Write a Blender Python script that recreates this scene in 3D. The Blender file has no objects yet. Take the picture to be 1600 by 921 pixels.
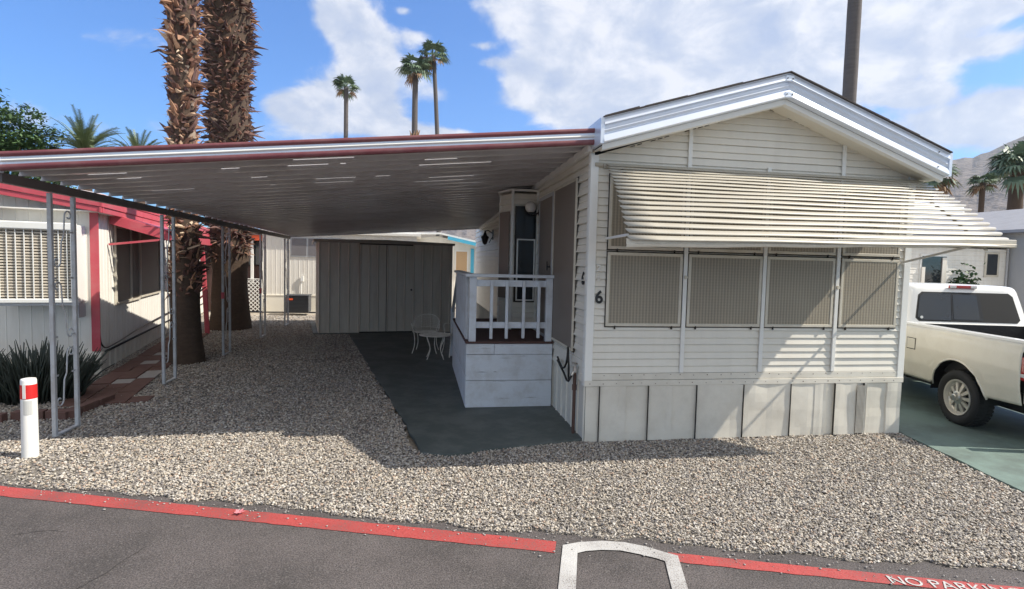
import bpy, bmesh, math, random
import numpy as np
from mathutils import Vector, Matrix, noise

R = math.radians
sc = bpy.context.scene
col = sc.collection

# ---------------------------------------------------------------- camera
cam_d = bpy.data.cameras.new('camera')
cam = bpy.data.objects.new('camera', cam_d); col.objects.link(cam)
cam_d.sensor_width = 36.0
cam_d.lens = 36.0 * 870 / 1600
cam_d.clip_start = 0.05; cam_d.clip_end = 9000
Rv = Vector((0.98660, -0.16138, 0.02404)); Uv = Vector((-0.01428, 0.06139, 0.99801)); Fv = Vector((0.16253, 0.98498, -0.05826))
m = Matrix((Rv, Uv, -Fv)).transposed().to_4x4(); m.translation = Vector((-1.75, -5.6565, 1.9))
cam.matrix_world = m
sc.camera = cam
sc.render.resolution_x = 1024; sc.render.resolution_y = 589
sc.view_settings.view_transform = 'Standard'; sc.view_settings.look = 'None'
sc.view_settings.gamma = 1; sc.view_settings.exposure = 0.56
sc.cycles.use_denoising = True
sc.cycles.max_bounces = 8; sc.cycles.diffuse_bounces = 5

# ---------------------------------------------------------------- light
SUN = Vector((0.95, -0.25, 1.0)).normalized()          # towards the sun
sd = bpy.data.lights.new('sun', 'SUN'); sd.energy = 4.8; sd.angle = R(0.55); sd.color = (1.0, 0.925, 0.80)
so = bpy.data.objects.new('sun', sd); col.objects.link(so)
so.rotation_euler = (-SUN).to_track_quat('-Z', 'Y').to_euler(); so.location = SUN * 60

world = bpy.data.worlds.new('World'); sc.world = world
world.use_nodes = True
wt = world.node_tree; wt.nodes.clear()
def wn(t, **k):
    n = wt.nodes.new(t)
    for a, b in k.items(): setattr(n, a, b)
    return n
def wl(a, b): wt.links.new(a, b)
def wmath(op, a, b=None, c=None, clamp=False):
    n = wn('ShaderNodeMath', operation=op); n.use_clamp = clamp
    for i, x in enumerate((a, b, c)):
        if x is None: continue
        if isinstance(x, (int, float)): n.inputs[i].default_value = x
        else: wl(x, n.inputs[i])
    return n.outputs[0]
out = wn('ShaderNodeOutputWorld'); bg = wn('ShaderNodeBackground'); bg.inputs['Strength'].default_value = 0.13
wl(bg.outputs[0], out.inputs[0])
sky = wn('ShaderNodeTexSky', sky_type='NISHITA'); sky.sun_disc = False
sky.sun_elevation = math.asin(SUN.z); sky.sun_rotation = math.atan2(SUN.x, SUN.y)
sky.air_density = 1.0; sky.dust_density = 0.6; sky.ozone_density = 2.2
tc = wn('ShaderNodeTexCoord')
sep = wn('ShaderNodeSeparateXYZ'); wl(tc.outputs['Generated'], sep.inputs[0])
az = wmath('ARCTAN2', sep.outputs[0], sep.outputs[1]); el = wmath('ARCSINE', sep.outputs[2])
comb = wn('ShaderNodeCombineXYZ'); wl(az, comb.inputs[0]); wl(el, comb.inputs[1])
def pix(u, v):      # direction (azimuth, elevation) of a spot in the sky
    d = (u - 800) / 870 * Rv - (v - 460.5) / 870 * Uv + Fv
    d.normalize()
    return math.atan2(d.x, d.y), math.asin(d.z)
blobs = [  # u, v, ru, rv, weight
 (532, 25, 42, 36, 1.1), (560, 62, 42, 36, 1.1), (582, 95, 34, 40, 1.0), (575, 140, 42, 44, 1.1), (600, 185, 40, 30, .9), (520, 150, 46, 32, .9), (455, 165, 48, 26, .85), (520, 190, 85, 26, .8), (650, 205, 50, 16, .8), (712, 210, 40, 8, .6),
 (640, 58, 34, 14, .5), (690, 150, 42, 20, .48), (632, 18, 16, 8, .55), (752, 72, 20, 8, .5), (765, 98, 34, 12, .55), (655, 110, 30, 50, .35),
 (880, 20, 75, 40, 1), (920, 75, 75, 50, 1.1), (850, 130, 65, 36, 1), (930, 160, 90, 50, 1), (1020, 60, 170, 120, 1.2), (1180, 60, 190, 120, 1.2), (1330, 50, 150, 80, .9), (1450, 25, 140, 38, .85), (1560, 5, 90, 25, .7),
 (1120, 140, 220, 60, .9), (1380, 120, 70, 40, .45), (1540, 72, 80, 18, .6), (1500, 195, 160, 45, .9), (1430, 150, 60, 14, .5), (1600, 185, 90, 50, .8), (1000, -60, 300, 120, 1), (1300, -140, 300, 110, .8), (300, -300, 300, 160, .8), (-500, 60, 200, 90, .9), (2000, 100, 250, 110, .9), (1450, -420, 300, 120, .9),
 (110, 140, 95, 18, .34), (230, 60, 120, 30, .24), (330, 205, 160, 22, .38), (60, 180, 150, 30, .3)]
tot = None
for (u, v, ru, rv, w) in blobs:
    a0, e0 = pix(u, v); a1, _ = pix(u + ru, v); _, e1_ = pix(u, v - rv)
    mp = wn('ShaderNodeMapping', vector_type='TEXTURE'); wl(comb.outputs[0], mp.inputs['Vector'])
    mp.inputs['Location'].default_value = (a0, e0, 0); mp.inputs['Scale'].default_value = (abs(a1 - a0), abs(e1_ - e0), 1)
    ln = wn('ShaderNodeVectorMath', operation='DOT_PRODUCT'); wl(mp.outputs[0], ln.inputs[0]); wl(mp.outputs[0], ln.inputs[1])
    g = wmath('MULTIPLY', wmath('POWER', 2.718, wmath('MULTIPLY', ln.outputs['Value'], -1.0)), w)
    tot = g if tot is None else wmath('ADD', tot, g)
def cnoise(scale, detail, rough, off=(0, 0, 0), dist=0.0, sc3=(1, 1, 1.6)):
    mp = wn('ShaderNodeMapping'); wl(tc.outputs['Generated'], mp.inputs['Vector'])
    mp.inputs['Location'].default_value = off; mp.inputs['Scale'].default_value = sc3
    n = wn('ShaderNodeTexNoise'); wl(mp.outputs[0], n.inputs['Vector'])
    n.inputs['Scale'].default_value = scale; n.inputs['Detail'].default_value = detail; n.inputs['Roughness'].default_value = rough; n.inputs['Distortion'].default_value = dist
    return n.outputs['Fac']
n1 = cnoise(8.5, 13, 0.6, dist=0.3)
n2 = cnoise(8.5, 13, 0.6, off=(0.035, -0.004, 0.03), dist=0.3)
n3 = cnoise(2.2, 5, 0.5, off=(4, 2, 1))
def wstep(x, a, b_):
    n = wn('ShaderNodeMapRange', interpolation_type='SMOOTHSTEP'); wl(x, n.inputs[0]); n.inputs[1].default_value = a; n.inputs[2].default_value = b_; return n.outputs[0]
over = wmath('MAXIMUM', wstep(el, 0.62, 1.0), wmath('MULTIPLY', wstep(wmath('MULTIPLY', sep.outputs[1], -1.0), 0.0, 0.5), wstep(el, 0.02, 0.2)))   # unseen cloud deck added overhead and behind to fill and warm the shade
tot = wmath('ADD', tot, wmath('MULTIPLY', over, 0.75))
dens = wmath('ADD', tot, wmath('MULTIPLY', wmath('SUBTRACT', n1, 0.5), 1.7))
cov = wn('ShaderNodeMapRange', interpolation_type='SMOOTHSTEP'); wl(dens, cov.inputs[0])
cov.inputs[1].default_value = 0.24; cov.inputs[2].default_value = 0.74; cov.inputs[4].default_value = 0.97
lit = wmath('ADD', wmath('MULTIPLY', wmath('SUBTRACT', n1, n2), 2.4), 0.56, clamp=True)
lit = wmath('ADD', wmath('MULTIPLY', lit, 0.8), wmath('MULTIPLY', n3, 0.3), clamp=True)
cr = wn('ShaderNodeValToRGB'); wl(lit, cr.inputs[0])
cr.color_ramp.elements[0].position = 0.12; cr.color_ramp.elements[0].color = (0.46, 0.55, 0.76, 1)
cr.color_ramp.elements[1].position = 0.88; cr.color_ramp.elements[1].color = (0.90, 0.91, 0.97, 1)
e = cr.color_ramp.elements.new(0.5); e.color = (0.62, 0.68, 0.82, 1)
cm = wn('ShaderNodeVectorMath', operation='SCALE'); wl(cr.outputs[0], cm.inputs[0]); cm.inputs['Scale'].default_value = 5.6
warm = wn('ShaderNodeMix', data_type='RGBA'); wl(over, warm.inputs[0]); wl(cm.outputs[0], warm.inputs[6]); warm.inputs[7].default_value = (4.5, 4.45, 4.4, 1)
# thin high veil low over the horizon
tint = wn('ShaderNodeVectorMath', operation='MULTIPLY'); wl(sky.outputs[0], tint.inputs[0]); tint.inputs[1].default_value = (0.36, 0.72, 1.16)
mx = wn('ShaderNodeMix', data_type='RGBA'); wl(cov.outputs[0], mx.inputs[0]); wl(tint.outputs[0], mx.inputs[6]); wl(warm.outputs[2], mx.inputs[7])
wl(mx.outputs[2], bg.inputs['Color'])

# ---------------------------------------------------------------- materials
def mat(name, color, rough=0.6, metal=0.0, var=0.12, vscale=3.0, dirt=None, dirt_amt=0.0, dscale=1.5, bump=0.0, bscale=40.0, coat=0.0, spec=0.5, stretch=(1, 1, 1), streak=0.0):
    m = bpy.data.materials.new(name); m.use_nodes = True
    nt = m.node_tree; N = nt.nodes; Lk = nt.links
    b = N['Principled BSDF']
    b.inputs['Roughness'].default_value = rough; b.inputs['Metallic'].default_value = metal
    b.inputs['Specular IOR Level'].default_value = spec
    b.inputs['Coat Weight'].default_value = coat
    tcn = N.new('ShaderNodeTexCoord'); mp = N.new('ShaderNodeMapping'); mp.inputs['Scale'].default_value = stretch
    Lk.new(tcn.outputs['Object'], mp.inputs[0])
    no = N.new('ShaderNodeTexNoise'); Lk.new(mp.outputs[0], no.inputs['Vector'])
    no.inputs['Scale'].default_value = vscale; no.inputs['Detail'].default_value = 6; no.inputs['Roughness'].default_value = 0.65
    hs = N.new('ShaderNodeMix'); hs.data_type = 'RGBA'
    c = color
    hs.inputs[6].default_value = (c[0] * (1 - var), c[1] * (1 - var), c[2] * (1 - var), 1)
    hs.inputs[7].default_value = (min(1, c[0] * (1 + var)), min(1, c[1] * (1 + var)), min(1, c[2] * (1 + var)), 1)
    Lk.new(no.outputs['Fac'], hs.inputs[0])
    last = hs.outputs[2]
    if dirt_amt > 0:
        d = dirt or tuple(x * 0.45 for x in color)
        n2 = N.new('ShaderNodeTexNoise'); n2.inputs['Scale'].default_value = dscale; n2.inputs['Detail'].default_value = 8; n2.inputs['Roughness'].default_value = 0.7
        mp2 = N.new('ShaderNodeMapping'); Lk.new(tcn.outputs['Object'], mp2.inputs[0])
        mp2.inputs['Scale'].default_value = (3, 3, 0.35) if streak else (1, 1, 1); mp2.inputs['Location'].default_value = (3.3, 1.7, 5.1)
        Lk.new(mp2.outputs[0], n2.inputs['Vector'])
        mr = N.new('ShaderNodeMapRange'); mr.inputs[1].default_value = 0.45; mr.inputs[2].default_value = 0.75; mr.inputs[4].default_value = dirt_amt
        Lk.new(n2.outputs['Fac'], mr.inputs[0])
        mxn = N.new('ShaderNodeMix'); mxn.data_type = 'RGBA'; Lk.new(mr.outputs[0], mxn.inputs[0]); Lk.new(last, mxn.inputs[6]); mxn.inputs[7].default_value = (*d, 1)
        last = mxn.outputs[2]
    Lk.new(last, b.inputs['Base Color'])
    if bump > 0:
        n3 = N.new('ShaderNodeTexNoise'); n3.inputs['Scale'].default_value = bscale; n3.inputs['Detail'].default_value = 4
        Lk.new(mp.outputs[0], n3.inputs['Vector'])
        bp = N.new('ShaderNodeBump'); bp.inputs['Strength'].default_value = bump; bp.inputs['Distance'].default_value = 0.01
        Lk.new(n3.outputs['Fac'], bp.inputs['Height']); Lk.new(bp.outputs[0], b.inputs['Normal'])
    return m
def glass(name, color=(0.02, 0.025, 0.03), rough=0.06):
    return mat(name, color, rough=rough, var=0.2, spec=0.8)
M = {}
M['white'] = mat('white_siding_paint', (0.75, 0.72, 0.645), 0.45, var=0.03, dirt=(0.42, 0.39, 0.33), dirt_amt=0.22, dscale=1.3, bump=0.05, bscale=8, streak=1)
M['skirt'] = mat('skirt_paint', (0.70, 0.67, 0.595), 0.5, var=0.05, dirt=(0.36, 0.32, 0.26), dirt_amt=0.4, dscale=2.0, bump=0.25, bscale=3)
M['trim'] = mat('white_trim_paint', (0.80, 0.80, 0.77), 0.35, var=0.03, dirt=(0.5, 0.47, 0.42), dirt_amt=0.2, bump=0.05)
M['fascia'] = mat('fascia_metal', (0.74, 0.80, 0.90), 0.33, metal=0.3, var=0.03, dirt=(0.5, 0.48, 0.45), dirt_amt=0.2, dscale=3, bump=0.06, bscale=5)
M['soffit'] = mat('soffit_paint', (0.80, 0.76, 0.66), 0.6, var=0.04)
M['shingle'] = mat('roof_shingle', (0.06, 0.05, 0.05), 0.9, var=0.4, vscale=20, bump=0.5)
M['cream'] = mat('cream_slat_paint', (0.43, 0.40, 0.335), 0.4, var=0.06, dirt=(0.4, 0.34, 0.24), dirt_amt=0.45, dscale=4, bump=0.06, bscale=6)
M['cream_frame'] = mat('cream_frame_paint', (0.62, 0.58, 0.49), 0.5, var=0.06, dirt=(0.3, 0.26, 0.2), dirt_amt=0.4, dscale=5)
M['dark_gap'] = mat('dark_caulk', (0.035, 0.03, 0.025), 0.8, var=0.3, vscale=30)
M['maroon'] = mat('maroon_stripe_paint', (0.17, 0.045, 0.055), 0.45, var=0.15, dirt=(0.3, 0.2, 0.18), dirt_amt=0.35, dscale=4)
M['pan'] = mat('carport_pan_paint', (0.66, 0.65, 0.66), 0.3, metal=0.1, var=0.07, dirt=(0.3, 0.27, 0.25), dirt_amt=0.5, dscale=1.2, bump=0.08, bscale=6, stretch=(0.4, 2, 1))
M['beam'] = mat('brown_beam_paint', (0.13, 0.11, 0.105), 0.5, var=0.2)
M['post'] = mat('grey_white_post_paint', (0.50, 0.52, 0.54), 0.45, var=0.1, dirt=(0.22, 0.17, 0.13), dirt_amt=0.55, dscale=7)
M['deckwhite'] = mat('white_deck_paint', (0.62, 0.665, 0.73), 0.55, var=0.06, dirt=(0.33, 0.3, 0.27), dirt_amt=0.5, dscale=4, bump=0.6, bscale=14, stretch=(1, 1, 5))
M['deckfloor'] = mat('brown_deck_floor', (0.085, 0.045, 0.04), 0.8, var=0.2, bump=0.2)
M['shed'] = mat('shed_paint', (0.60, 0.555, 0.48), 0.5, var=0.08, dirt=(0.2, 0.16, 0.12), dirt_amt=0.4, streak=1, bump=0.05)
M['shedroof'] = mat('shed_trim_paint', (0.30, 0.27, 0.24), 0.5, var=0.1)
M['black'] = mat('black_metal', (0.015, 0.015, 0.016), 0.4, var=0.2)
M['rubber'] = mat('black_rubber', (0.018, 0.018, 0.018), 0.75, var=0.2, bump=0.1)
M['rust'] = mat('rusty_pipe', (0.10, 0.055, 0.042), 0.75, var=0.3, vscale=20, bump=0.2)
M['glass'] = glass('dark_glass')
M['wire'] = mat('white_wrought_iron', (0.78, 0.76, 0.70), 0.5, var=0.1, dirt=(0.2, 0.12, 0.07), dirt_amt=0.4, dscale=20)
M['red'] = mat('red_trim_paint', (0.50, 0.075, 0.10), 0.42, var=0.1, dirt=(0.5, 0.22, 0.22), dirt_amt=0.45, dscale=3, bump=0.05)
M['orange'] = mat('orange_trim_paint', (0.72, 0.10, 0.03), 0.5, var=0.08)
M['blue'] = mat('turquoise_trim_paint', (0.08, 0.42, 0.62), 0.5, var=0.08)
M['nbwall'] = mat('neighbour_wall_paint', (0.80, 0.78, 0.73), 0.55, var=0.05, dirt=(0.4, 0.35, 0.28), dirt_amt=0.3, streak=1)
M['farwhite'] = mat('far_house_white', (0.76, 0.73, 0.67), 0.6, var=0.05, dirt=(0.5, 0.45, 0.36), dirt_amt=0.25, streak=1)
M['brown'] = mat('dark_brown_panel', (0.07, 0.035, 0.03), 0.7, var=0.2)
M['tan'] = mat('tan_blind', (0.52, 0.35, 0.2), 0.7, var=0.05)
M['greywall'] = mat('grey_siding_paint', (0.45, 0.46, 0.48), 0.6, var=0.05)
M['greyroof'] = mat('grey_roof', (0.28, 0.28, 0.30), 0.6, var=0.12, dirt_amt=0.3)
M['curtain'] = mat('curtain_cloth', (0.42, 0.38, 0.33), 0.9, var=0.15)
M['paver'] = mat('red_paver', (0.14, 0.075, 0.06), 0.9, var=0.3, vscale=9, bump=0.3)
M['palepaver'] = mat('pale_paver', (0.34, 0.32, 0.30), 0.9, var=0.2, vscale=9, bump=0.3)
M['charcoal'] = mat('charcoal_plastic', (0.055, 0.06, 0.07), 0.5, var=0.1)
M['truck'] = mat('cream_white_car_paint', (0.72, 0.68, 0.57), 0.3, var=0.03, dirt=(0.45, 0.40, 0.31), dirt_amt=0.35, dscale=2.5, coat=0.6)
M['truckwhite'] = mat('white_car_roof_paint', (0.78, 0.78, 0.76), 0.3, var=0.03, coat=0.5)
M['chrome'] = mat('dull_chrome', (0.62, 0.61, 0.58), 0.28, metal=0.9, var=0.1)
M['taillight'] = mat('red_lens', (0.35, 0.01, 0.012), 0.15, var=0.15, coat=1)
M['clearlens'] = mat('clear_lens', (0.6, 0.6, 0.58), 0.15, var=0.1, coat=1)
M['liner'] = mat('black_bed_liner', (0.022, 0.023, 0.025), 0.8, var=0.3, bump=0.3)
M['trunk'] = mat('palm_trunk_bark', (0.075, 0.05, 0.035), 0.95, var=0.5, vscale=8, bump=0.9, bscale=16, stretch=(1, 1, 2.5))
M['greytrunk'] = mat('grey_palm_bark', (0.11, 0.10, 0.10), 0.95, var=0.3, vscale=3, bump=0.8, bscale=9, stretch=(.6, .6, 4))
M['palmleaf'] = mat('palm_leaf', (0.13, 0.19, 0.12), 0.5, var=0.35, vscale=2.5)
M['dateleaf'] = mat('date_palm_leaf', (0.14, 0.18, 0.085), 0.55, var=0.35, vscale=2.5)
M['deadleaf'] = mat('dead_palm_leaf', (0.27, 0.17, 0.10), 0.8, var=0.4, vscale=3)
M['leaf'] = mat('dark_tree_leaf', (0.08, 0.14, 0.055), 0.5, var=0.5, vscale=1.2)
M['rush'] = mat('rush_stem', (0.04, 0.05, 0.038), 0.6, var=0.35, vscale=6)
M['shrub'] = mat('shrub_leaf', (0.04, 0.09, 0.035), 0.6, var=0.4)

def node_mat(name):
    m = bpy.data.materials.new(name); m.use_nodes = True
    return m, m.node_tree.nodes, m.node_tree.links, m.node_tree.nodes['Principled BSDF']
# boots of the old fronds: each stub its own tone, from an attribute
m_, N, Lk, b = node_mat('palm_boot'); M['boot'] = m_
at = N.new('ShaderNodeAttribute'); at.attribute_name = 'tone'
rp = N.new('ShaderNodeValToRGB'); Lk.new(at.outputs['Fac'], rp.inputs[0])
rp.color_ramp.elements[0].color = (0.035, 0.020, 0.020, 1); rp.color_ramp.elements[1].color = (0.56, 0.43, 0.31, 1)
for p_, c_ in ((0.35, (0.11, 0.058, 0.05, 1)), (0.62, (0.23, 0.115, 0.075, 1)), (0.85, (0.40, 0.23, 0.14, 1))):
    q_ = rp.color_ramp.elements.new(p_); q_.color = c_
Lk.new(rp.outputs[0], b.inputs['Base Color']); b.inputs['Roughness'].default_value = 0.8
# solar screens over the windows: vertical ribs crossed by a faint grid
def screen_mat(name, c0, c1, axis='X', pitch=0.024, grid=0.02, rough=0.45):
    m_, N, Lk, b = node_mat(name)
    tc_ = N.new('ShaderNodeTexCoord'); sp = N.new('ShaderNodeSeparateXYZ'); Lk.new(tc_.outputs['Object'], sp.inputs[0])
    def wave(o, p):
        a = N.new('ShaderNodeMath'); a.operation = 'MULTIPLY'; a.inputs[1].default_value = 2 * math.pi / p; Lk.new(o, a.inputs[0])
        s = N.new('ShaderNodeMath'); s.operation = 'SINE'; Lk.new(a.outputs[0], s.inputs[0])
        q = N.new('ShaderNodeMath'); q.operation = 'MULTIPLY_ADD'; q.inputs[1].default_value = 0.5; q.inputs[2].default_value = 0.5; Lk.new(s.outputs[0], q.inputs[0])
        return q.outputs[0]
    w1 = wave(sp.outputs[axis], pitch); w2 = wave(sp.outputs['Z'], grid)
    ad = N.new('ShaderNodeMath'); ad.operation = 'MULTIPLY_ADD'; ad.inputs[1].default_value = 0.18; Lk.new(w2, ad.inputs[0])
    mu = N.new('ShaderNodeMath'); mu.operation = 'MULTIPLY'; mu.inputs[1].default_value = 0.8; Lk.new(w1, mu.inputs[0]); Lk.new(mu.outputs[0], ad.inputs[2])
    no = N.new('ShaderNodeTexNoise'); no.inputs['Scale'].default_value = 2.3; no.inputs['Detail'].default_value = 3; Lk.new(tc_.outputs['Object'], no.inputs['Vector'])
    ad2 = N.new('ShaderNodeMath'); ad2.operation = 'MULTIPLY_ADD'; ad2.inputs[1].default_value = 0.7; ad2.inputs[2].default_value = -0.35; Lk.new(no.outputs[0], ad2.inputs[0])
    s2 = N.new('ShaderNodeMath'); s2.operation = 'ADD'; s2.use_clamp = True; Lk.new(ad.outputs[0], s2.inputs[0]); Lk.new(ad2.outputs[0], s2.inputs[1])
    mx_ = N.new('ShaderNodeMix'); mx_.data_type = 'RGBA'; mx_.inputs[6].default_value = (*c0, 1); mx_.inputs[7].default_value = (*c1, 1); Lk.new(s2.outputs[0], mx_.inputs[0])
    Lk.new(mx_.outputs[2], b.inputs['Base Color']); b.inputs['Roughness'].default_value = rough
    bp = N.new('ShaderNodeBump'); bp.inputs['Strength'].default_value = 0.25; bp.inputs['Distance'].default_value = 0.004
    Lk.new(ad.outputs[0], bp.inputs['Height']); Lk.new(bp.outputs[0], b.inputs['Normal'])
    return m_
M['screen'] = screen_mat('window_sun_screen', (0.22, 0.19, 0.148), (0.36, 0.32, 0.245), pitch=.036, grid=.031)
M['doorscreen'] = screen_mat('door_sun_screen', (0.17, 0.14, 0.12), (0.23, 0.195, 0.17), 'Y', 0.03, 0.011)
M['farscreen'] = screen_mat('neighbour_window_screen', (0.10, 0.09, 0.085), (0.16, 0.15, 0.14), 'Y', 0.03, 0.02)
# gravel
m_, N, Lk, b = node_mat('pebble'); M['pebble'] = m_
oi = N.new('ShaderNodeObjectInfo'); rp = N.new('ShaderNodeValToRGB'); Lk.new(oi.outputs['Random'], rp.inputs[0])
rp.color_ramp.interpolation = 'CONSTANT'
cols = [(0.0, (0.30, 0.27, 0.24)), (0.1, (0.47, 0.42, 0.355)), (0.24, (0.20, 0.18, 0.165)), (0.34, (0.56, 0.51, 0.44)), (0.5, (0.38, 0.35, 0.32)), (0.62, (0.50, 0.43, 0.34)), (0.72, (0.66, 0.62, 0.56)), (0.84, (0.27, 0.25, 0.245)), (0.92, (0.46, 0.34, 0.26)), (0.97, (0.13, 0.12, 0.12))]
rp.color_ramp.elements[0].color = (*cols[0][1], 1); rp.color_ramp.elements[1].position = cols[1][0]; rp.color_ramp.elements[1].color = (*cols[1][1], 1)
for p_, c_ in cols[2:]:
    q_ = rp.color_ramp.elements.new(p_); q_.color = (*c_, 1)
for q_ in rp.color_ramp.elements: q_.color = (q_.color[0] * .86, q_.color[1] * .86, q_.color[2] * .86, 1)
Lk.new(rp.outputs[0], b.inputs['Base Color']); b.inputs['Roughness'].default_value = 0.75
def gravel_mat(name, scale, cA, cB, cC):
    m_, N, Lk, b = node_mat(name)
    tc_ = N.new('ShaderNodeTexCoord')
    vo = N.new('ShaderNodeTexVoronoi'); vo.inputs['Scale'].default_value = scale; Lk.new(tc_.outputs['Object'], vo.inputs['Vector'])
    sp = N.new('ShaderNodeSeparateColor'); Lk.new(vo.outputs['Color'], sp.inputs[0])
    rp = N.new('ShaderNodeValToRGB'); Lk.new(sp.outputs[0], rp.inputs[0])
    rp.color_ramp.elements[0].color = (*cA, 1); rp.color_ramp.elements[1].color = (*cC, 1); q_ = rp.color_ramp.elements.new(0.5); q_.color = (*cB, 1)
    no = N.new('ShaderNodeTexNoise'); no.inputs['Scale'].default_value = 0.8; no.inputs['Detail'].default_value = 5; Lk.new(tc_.outputs['Object'], no.inputs['Vector'])
    mr = N.new('ShaderNodeMapRange'); mr.inputs[3].default_value = 0.75; mr.inputs[4].default_value = 1.2; Lk.new(no.outputs[0], mr.inputs[0])
    sm = N.new('ShaderNodeVectorMath'); sm.operation = 'SCALE'; Lk.new(rp.outputs[0], sm.inputs[0]); Lk.new(mr.outputs[0], sm.inputs['Scale'])
    Lk.new(sm.outputs[0], b.inputs['Base Color']); b.inputs['Roughness'].default_value = 0.9
    bp = N.new('ShaderNodeBump'); bp.inputs['Strength'].default_value = 0.9; bp.inputs['Distance'].default_value = 0.02; bp.invert = True
    Lk.new(vo.outputs['Distance'], bp.inputs['Height']); Lk.new(bp.outputs[0], b.inputs['Normal'])
    return m_
M['gravelbase'] = gravel_mat('gravel_base', 75, (0.15, 0.135, 0.12), (0.26, 0.235, 0.205), (0.38, 0.345, 0.30))
M['groundfar'] = gravel_mat('far_gravel', 14, (0.28, 0.24, 0.19), (0.40, 0.35, 0.29), (0.5, 0.46, 0.39))
# asphalt
m_, N, Lk, b = node_mat('asphalt'); M['asphalt'] = m_
tc_ = N.new('ShaderNodeTexCoord')
n_a = N.new('ShaderNodeTexNoise'); n_a.inputs['Scale'].default_value = 105; n_a.inputs['Detail'].default_value = 3; Lk.new(tc_.outputs['Object'], n_a.inputs['Vector'])
n_b = N.new('ShaderNodeTexNoise'); n_b.inputs['Scale'].default_value = 1.3; n_b.inputs['Detail'].default_value = 7; n_b.inputs['Roughness'].default_value = .7; Lk.new(tc_.outputs['Object'], n_b.inputs['Vector'])
n_c = N.new('ShaderNodeTexVoronoi'); n_c.inputs['Scale'].default_value = 110; Lk.new(tc_.outputs['Object'], n_c.inputs['Vector'])
rp = N.new('ShaderNodeValToRGB'); Lk.new(n_b.outputs[0], rp.inputs[0]); rp.color_ramp.elements[0].position = .3; rp.color_ramp.elements[1].position = .72
rp.color_ramp.elements[0].color = (0.050, 0.046, 0.045, 1); rp.color_ramp.elements[1].color = (0.112, 0.099, 0.098, 1)
rq = N.new('ShaderNodeValToRGB'); Lk.new(n_a.outputs[0], rq.inputs[0]); rq.color_ramp.elements[0].position = .35; rq.color_ramp.elements[1].position = .72
rq.color_ramp.elements[0].color = (0.5, 0.5, 0.5, 1); rq.color_ramp.elements[1].color = (1.75, 1.7, 1.68, 1)
mm = N.new('ShaderNodeVectorMath'); mm.operation = 'MULTIPLY'; Lk.new(rp.outputs[0], mm.inputs[0]); Lk.new(rq.outputs[0], mm.inputs[1])
lt = N.new('ShaderNodeMath'); lt.operation = 'LESS_THAN'; lt.inputs[1].default_value = 0.05
sc_ = N.new('ShaderNodeSeparateColor'); Lk.new(n_c.outputs['Color'], sc_.inputs[0]); Lk.new(sc_.outputs[0], lt.inputs[0])
mz = N.new('ShaderNodeMix'); mz.data_type = 'RGBA'; mz.inputs[7].default_value = (0.12, 0.11, 0.105, 1); Lk.new(mm.outputs[0], mz.inputs[6]); Lk.new(lt.outputs[0], mz.inputs[0])
Lk.new(mz.outputs[2], b.inputs['Base Color']); b.inputs['Roughness'].default_value = 0.85
bp = N.new('ShaderNodeBump'); bp.inputs['Strength'].default_value = 0.6; bp.inputs['Distance'].default_value = 0.006; Lk.new(n_a.outputs[0], bp.inputs['Height']); Lk.new(bp.outputs[0], b.inputs['Normal'])
# worn road paint: paint colour with asphalt showing through
def paint_mat(name, c, wear=0.45):
    m_, N, Lk, b = node_mat(name)
    tc_ = N.new('ShaderNodeTexCoord')
    a = N.new('ShaderNodeTexNoise'); a.inputs['Scale'].default_value = 110; a.inputs['Detail'].default_value = 4; Lk.new(tc_.outputs['Object'], a.inputs['Vector'])
    g = N.new('ShaderNodeTexNoise'); g.inputs['Scale'].default_value = 2.5; g.inputs['Detail'].default_value = 6; Lk.new(tc_.outputs['Object'], g.inputs['Vector'])
    ad = N.new('ShaderNodeMath'); ad.operation = 'MULTIPLY_ADD'; ad.inputs[1].default_value = 0.6; Lk.new(g.outputs[0], ad.inputs[0]); Lk.new(a.outputs[0], ad.inputs[2])
    mr = N.new('ShaderNodeMapRange'); mr.inputs[1].default_value = 0.80; mr.inputs[2].default_value = 1.02; mr.inputs[4].default_value = wear; Lk.new(ad.outputs[0], mr.inputs[0])
    mx_ = N.new('ShaderNodeMix'); mx_.data_type = 'RGBA'; mx_.inputs[6].default_value = (*c, 1); mx_.inputs[7].default_value = (0.09, 0.07, 0.065, 1); Lk.new(mr.outputs[0], mx_.inputs[0])
    v = N.new('ShaderNodeMapRange'); v.inputs[1].default_value = .3; v.inputs[2].default_value = .7; v.inputs[3].default_value = .65; v.inputs[4].default_value = 1.35; Lk.new(a.outputs[0], v.inputs[0])
    s = N.new('ShaderNodeVectorMath'); s.operation = 'SCALE'; Lk.new(mx_.outputs[2], s.inputs[0]); Lk.new(v.outputs[0], s.inputs['Scale'])
    Lk.new(s.outputs[0], b.inputs['Base Color']); b.inputs['Roughness'].default_value = 0.7
    bp = N.new('ShaderNodeBump'); bp.inputs['Strength'].default_value = 0.5; bp.inputs['Distance'].default_value = 0.004; Lk.new(a.outputs[0], bp.inputs['Height']); Lk.new(bp.outputs[0], b.inputs['Normal'])
    return m_
M['redpaint'] = paint_mat('red_kerb_paint', (0.40, 0.062, 0.058), .9)
M['whitepaint'] = paint_mat('white_road_paint', (0.50, 0.495, 0.485), .85)
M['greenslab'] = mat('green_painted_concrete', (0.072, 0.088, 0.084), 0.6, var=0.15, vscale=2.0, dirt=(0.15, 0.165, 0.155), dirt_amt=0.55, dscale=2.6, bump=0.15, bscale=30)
M['greendrive'] = mat('green_driveway_paint', (0.16, 0.225, 0.20), 0.6, var=0.1, vscale=2.0, dirt=(0.09, 0.115, 0.105), dirt_amt=0.7, dscale=1.3, bump=0.15, bscale=30)
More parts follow.
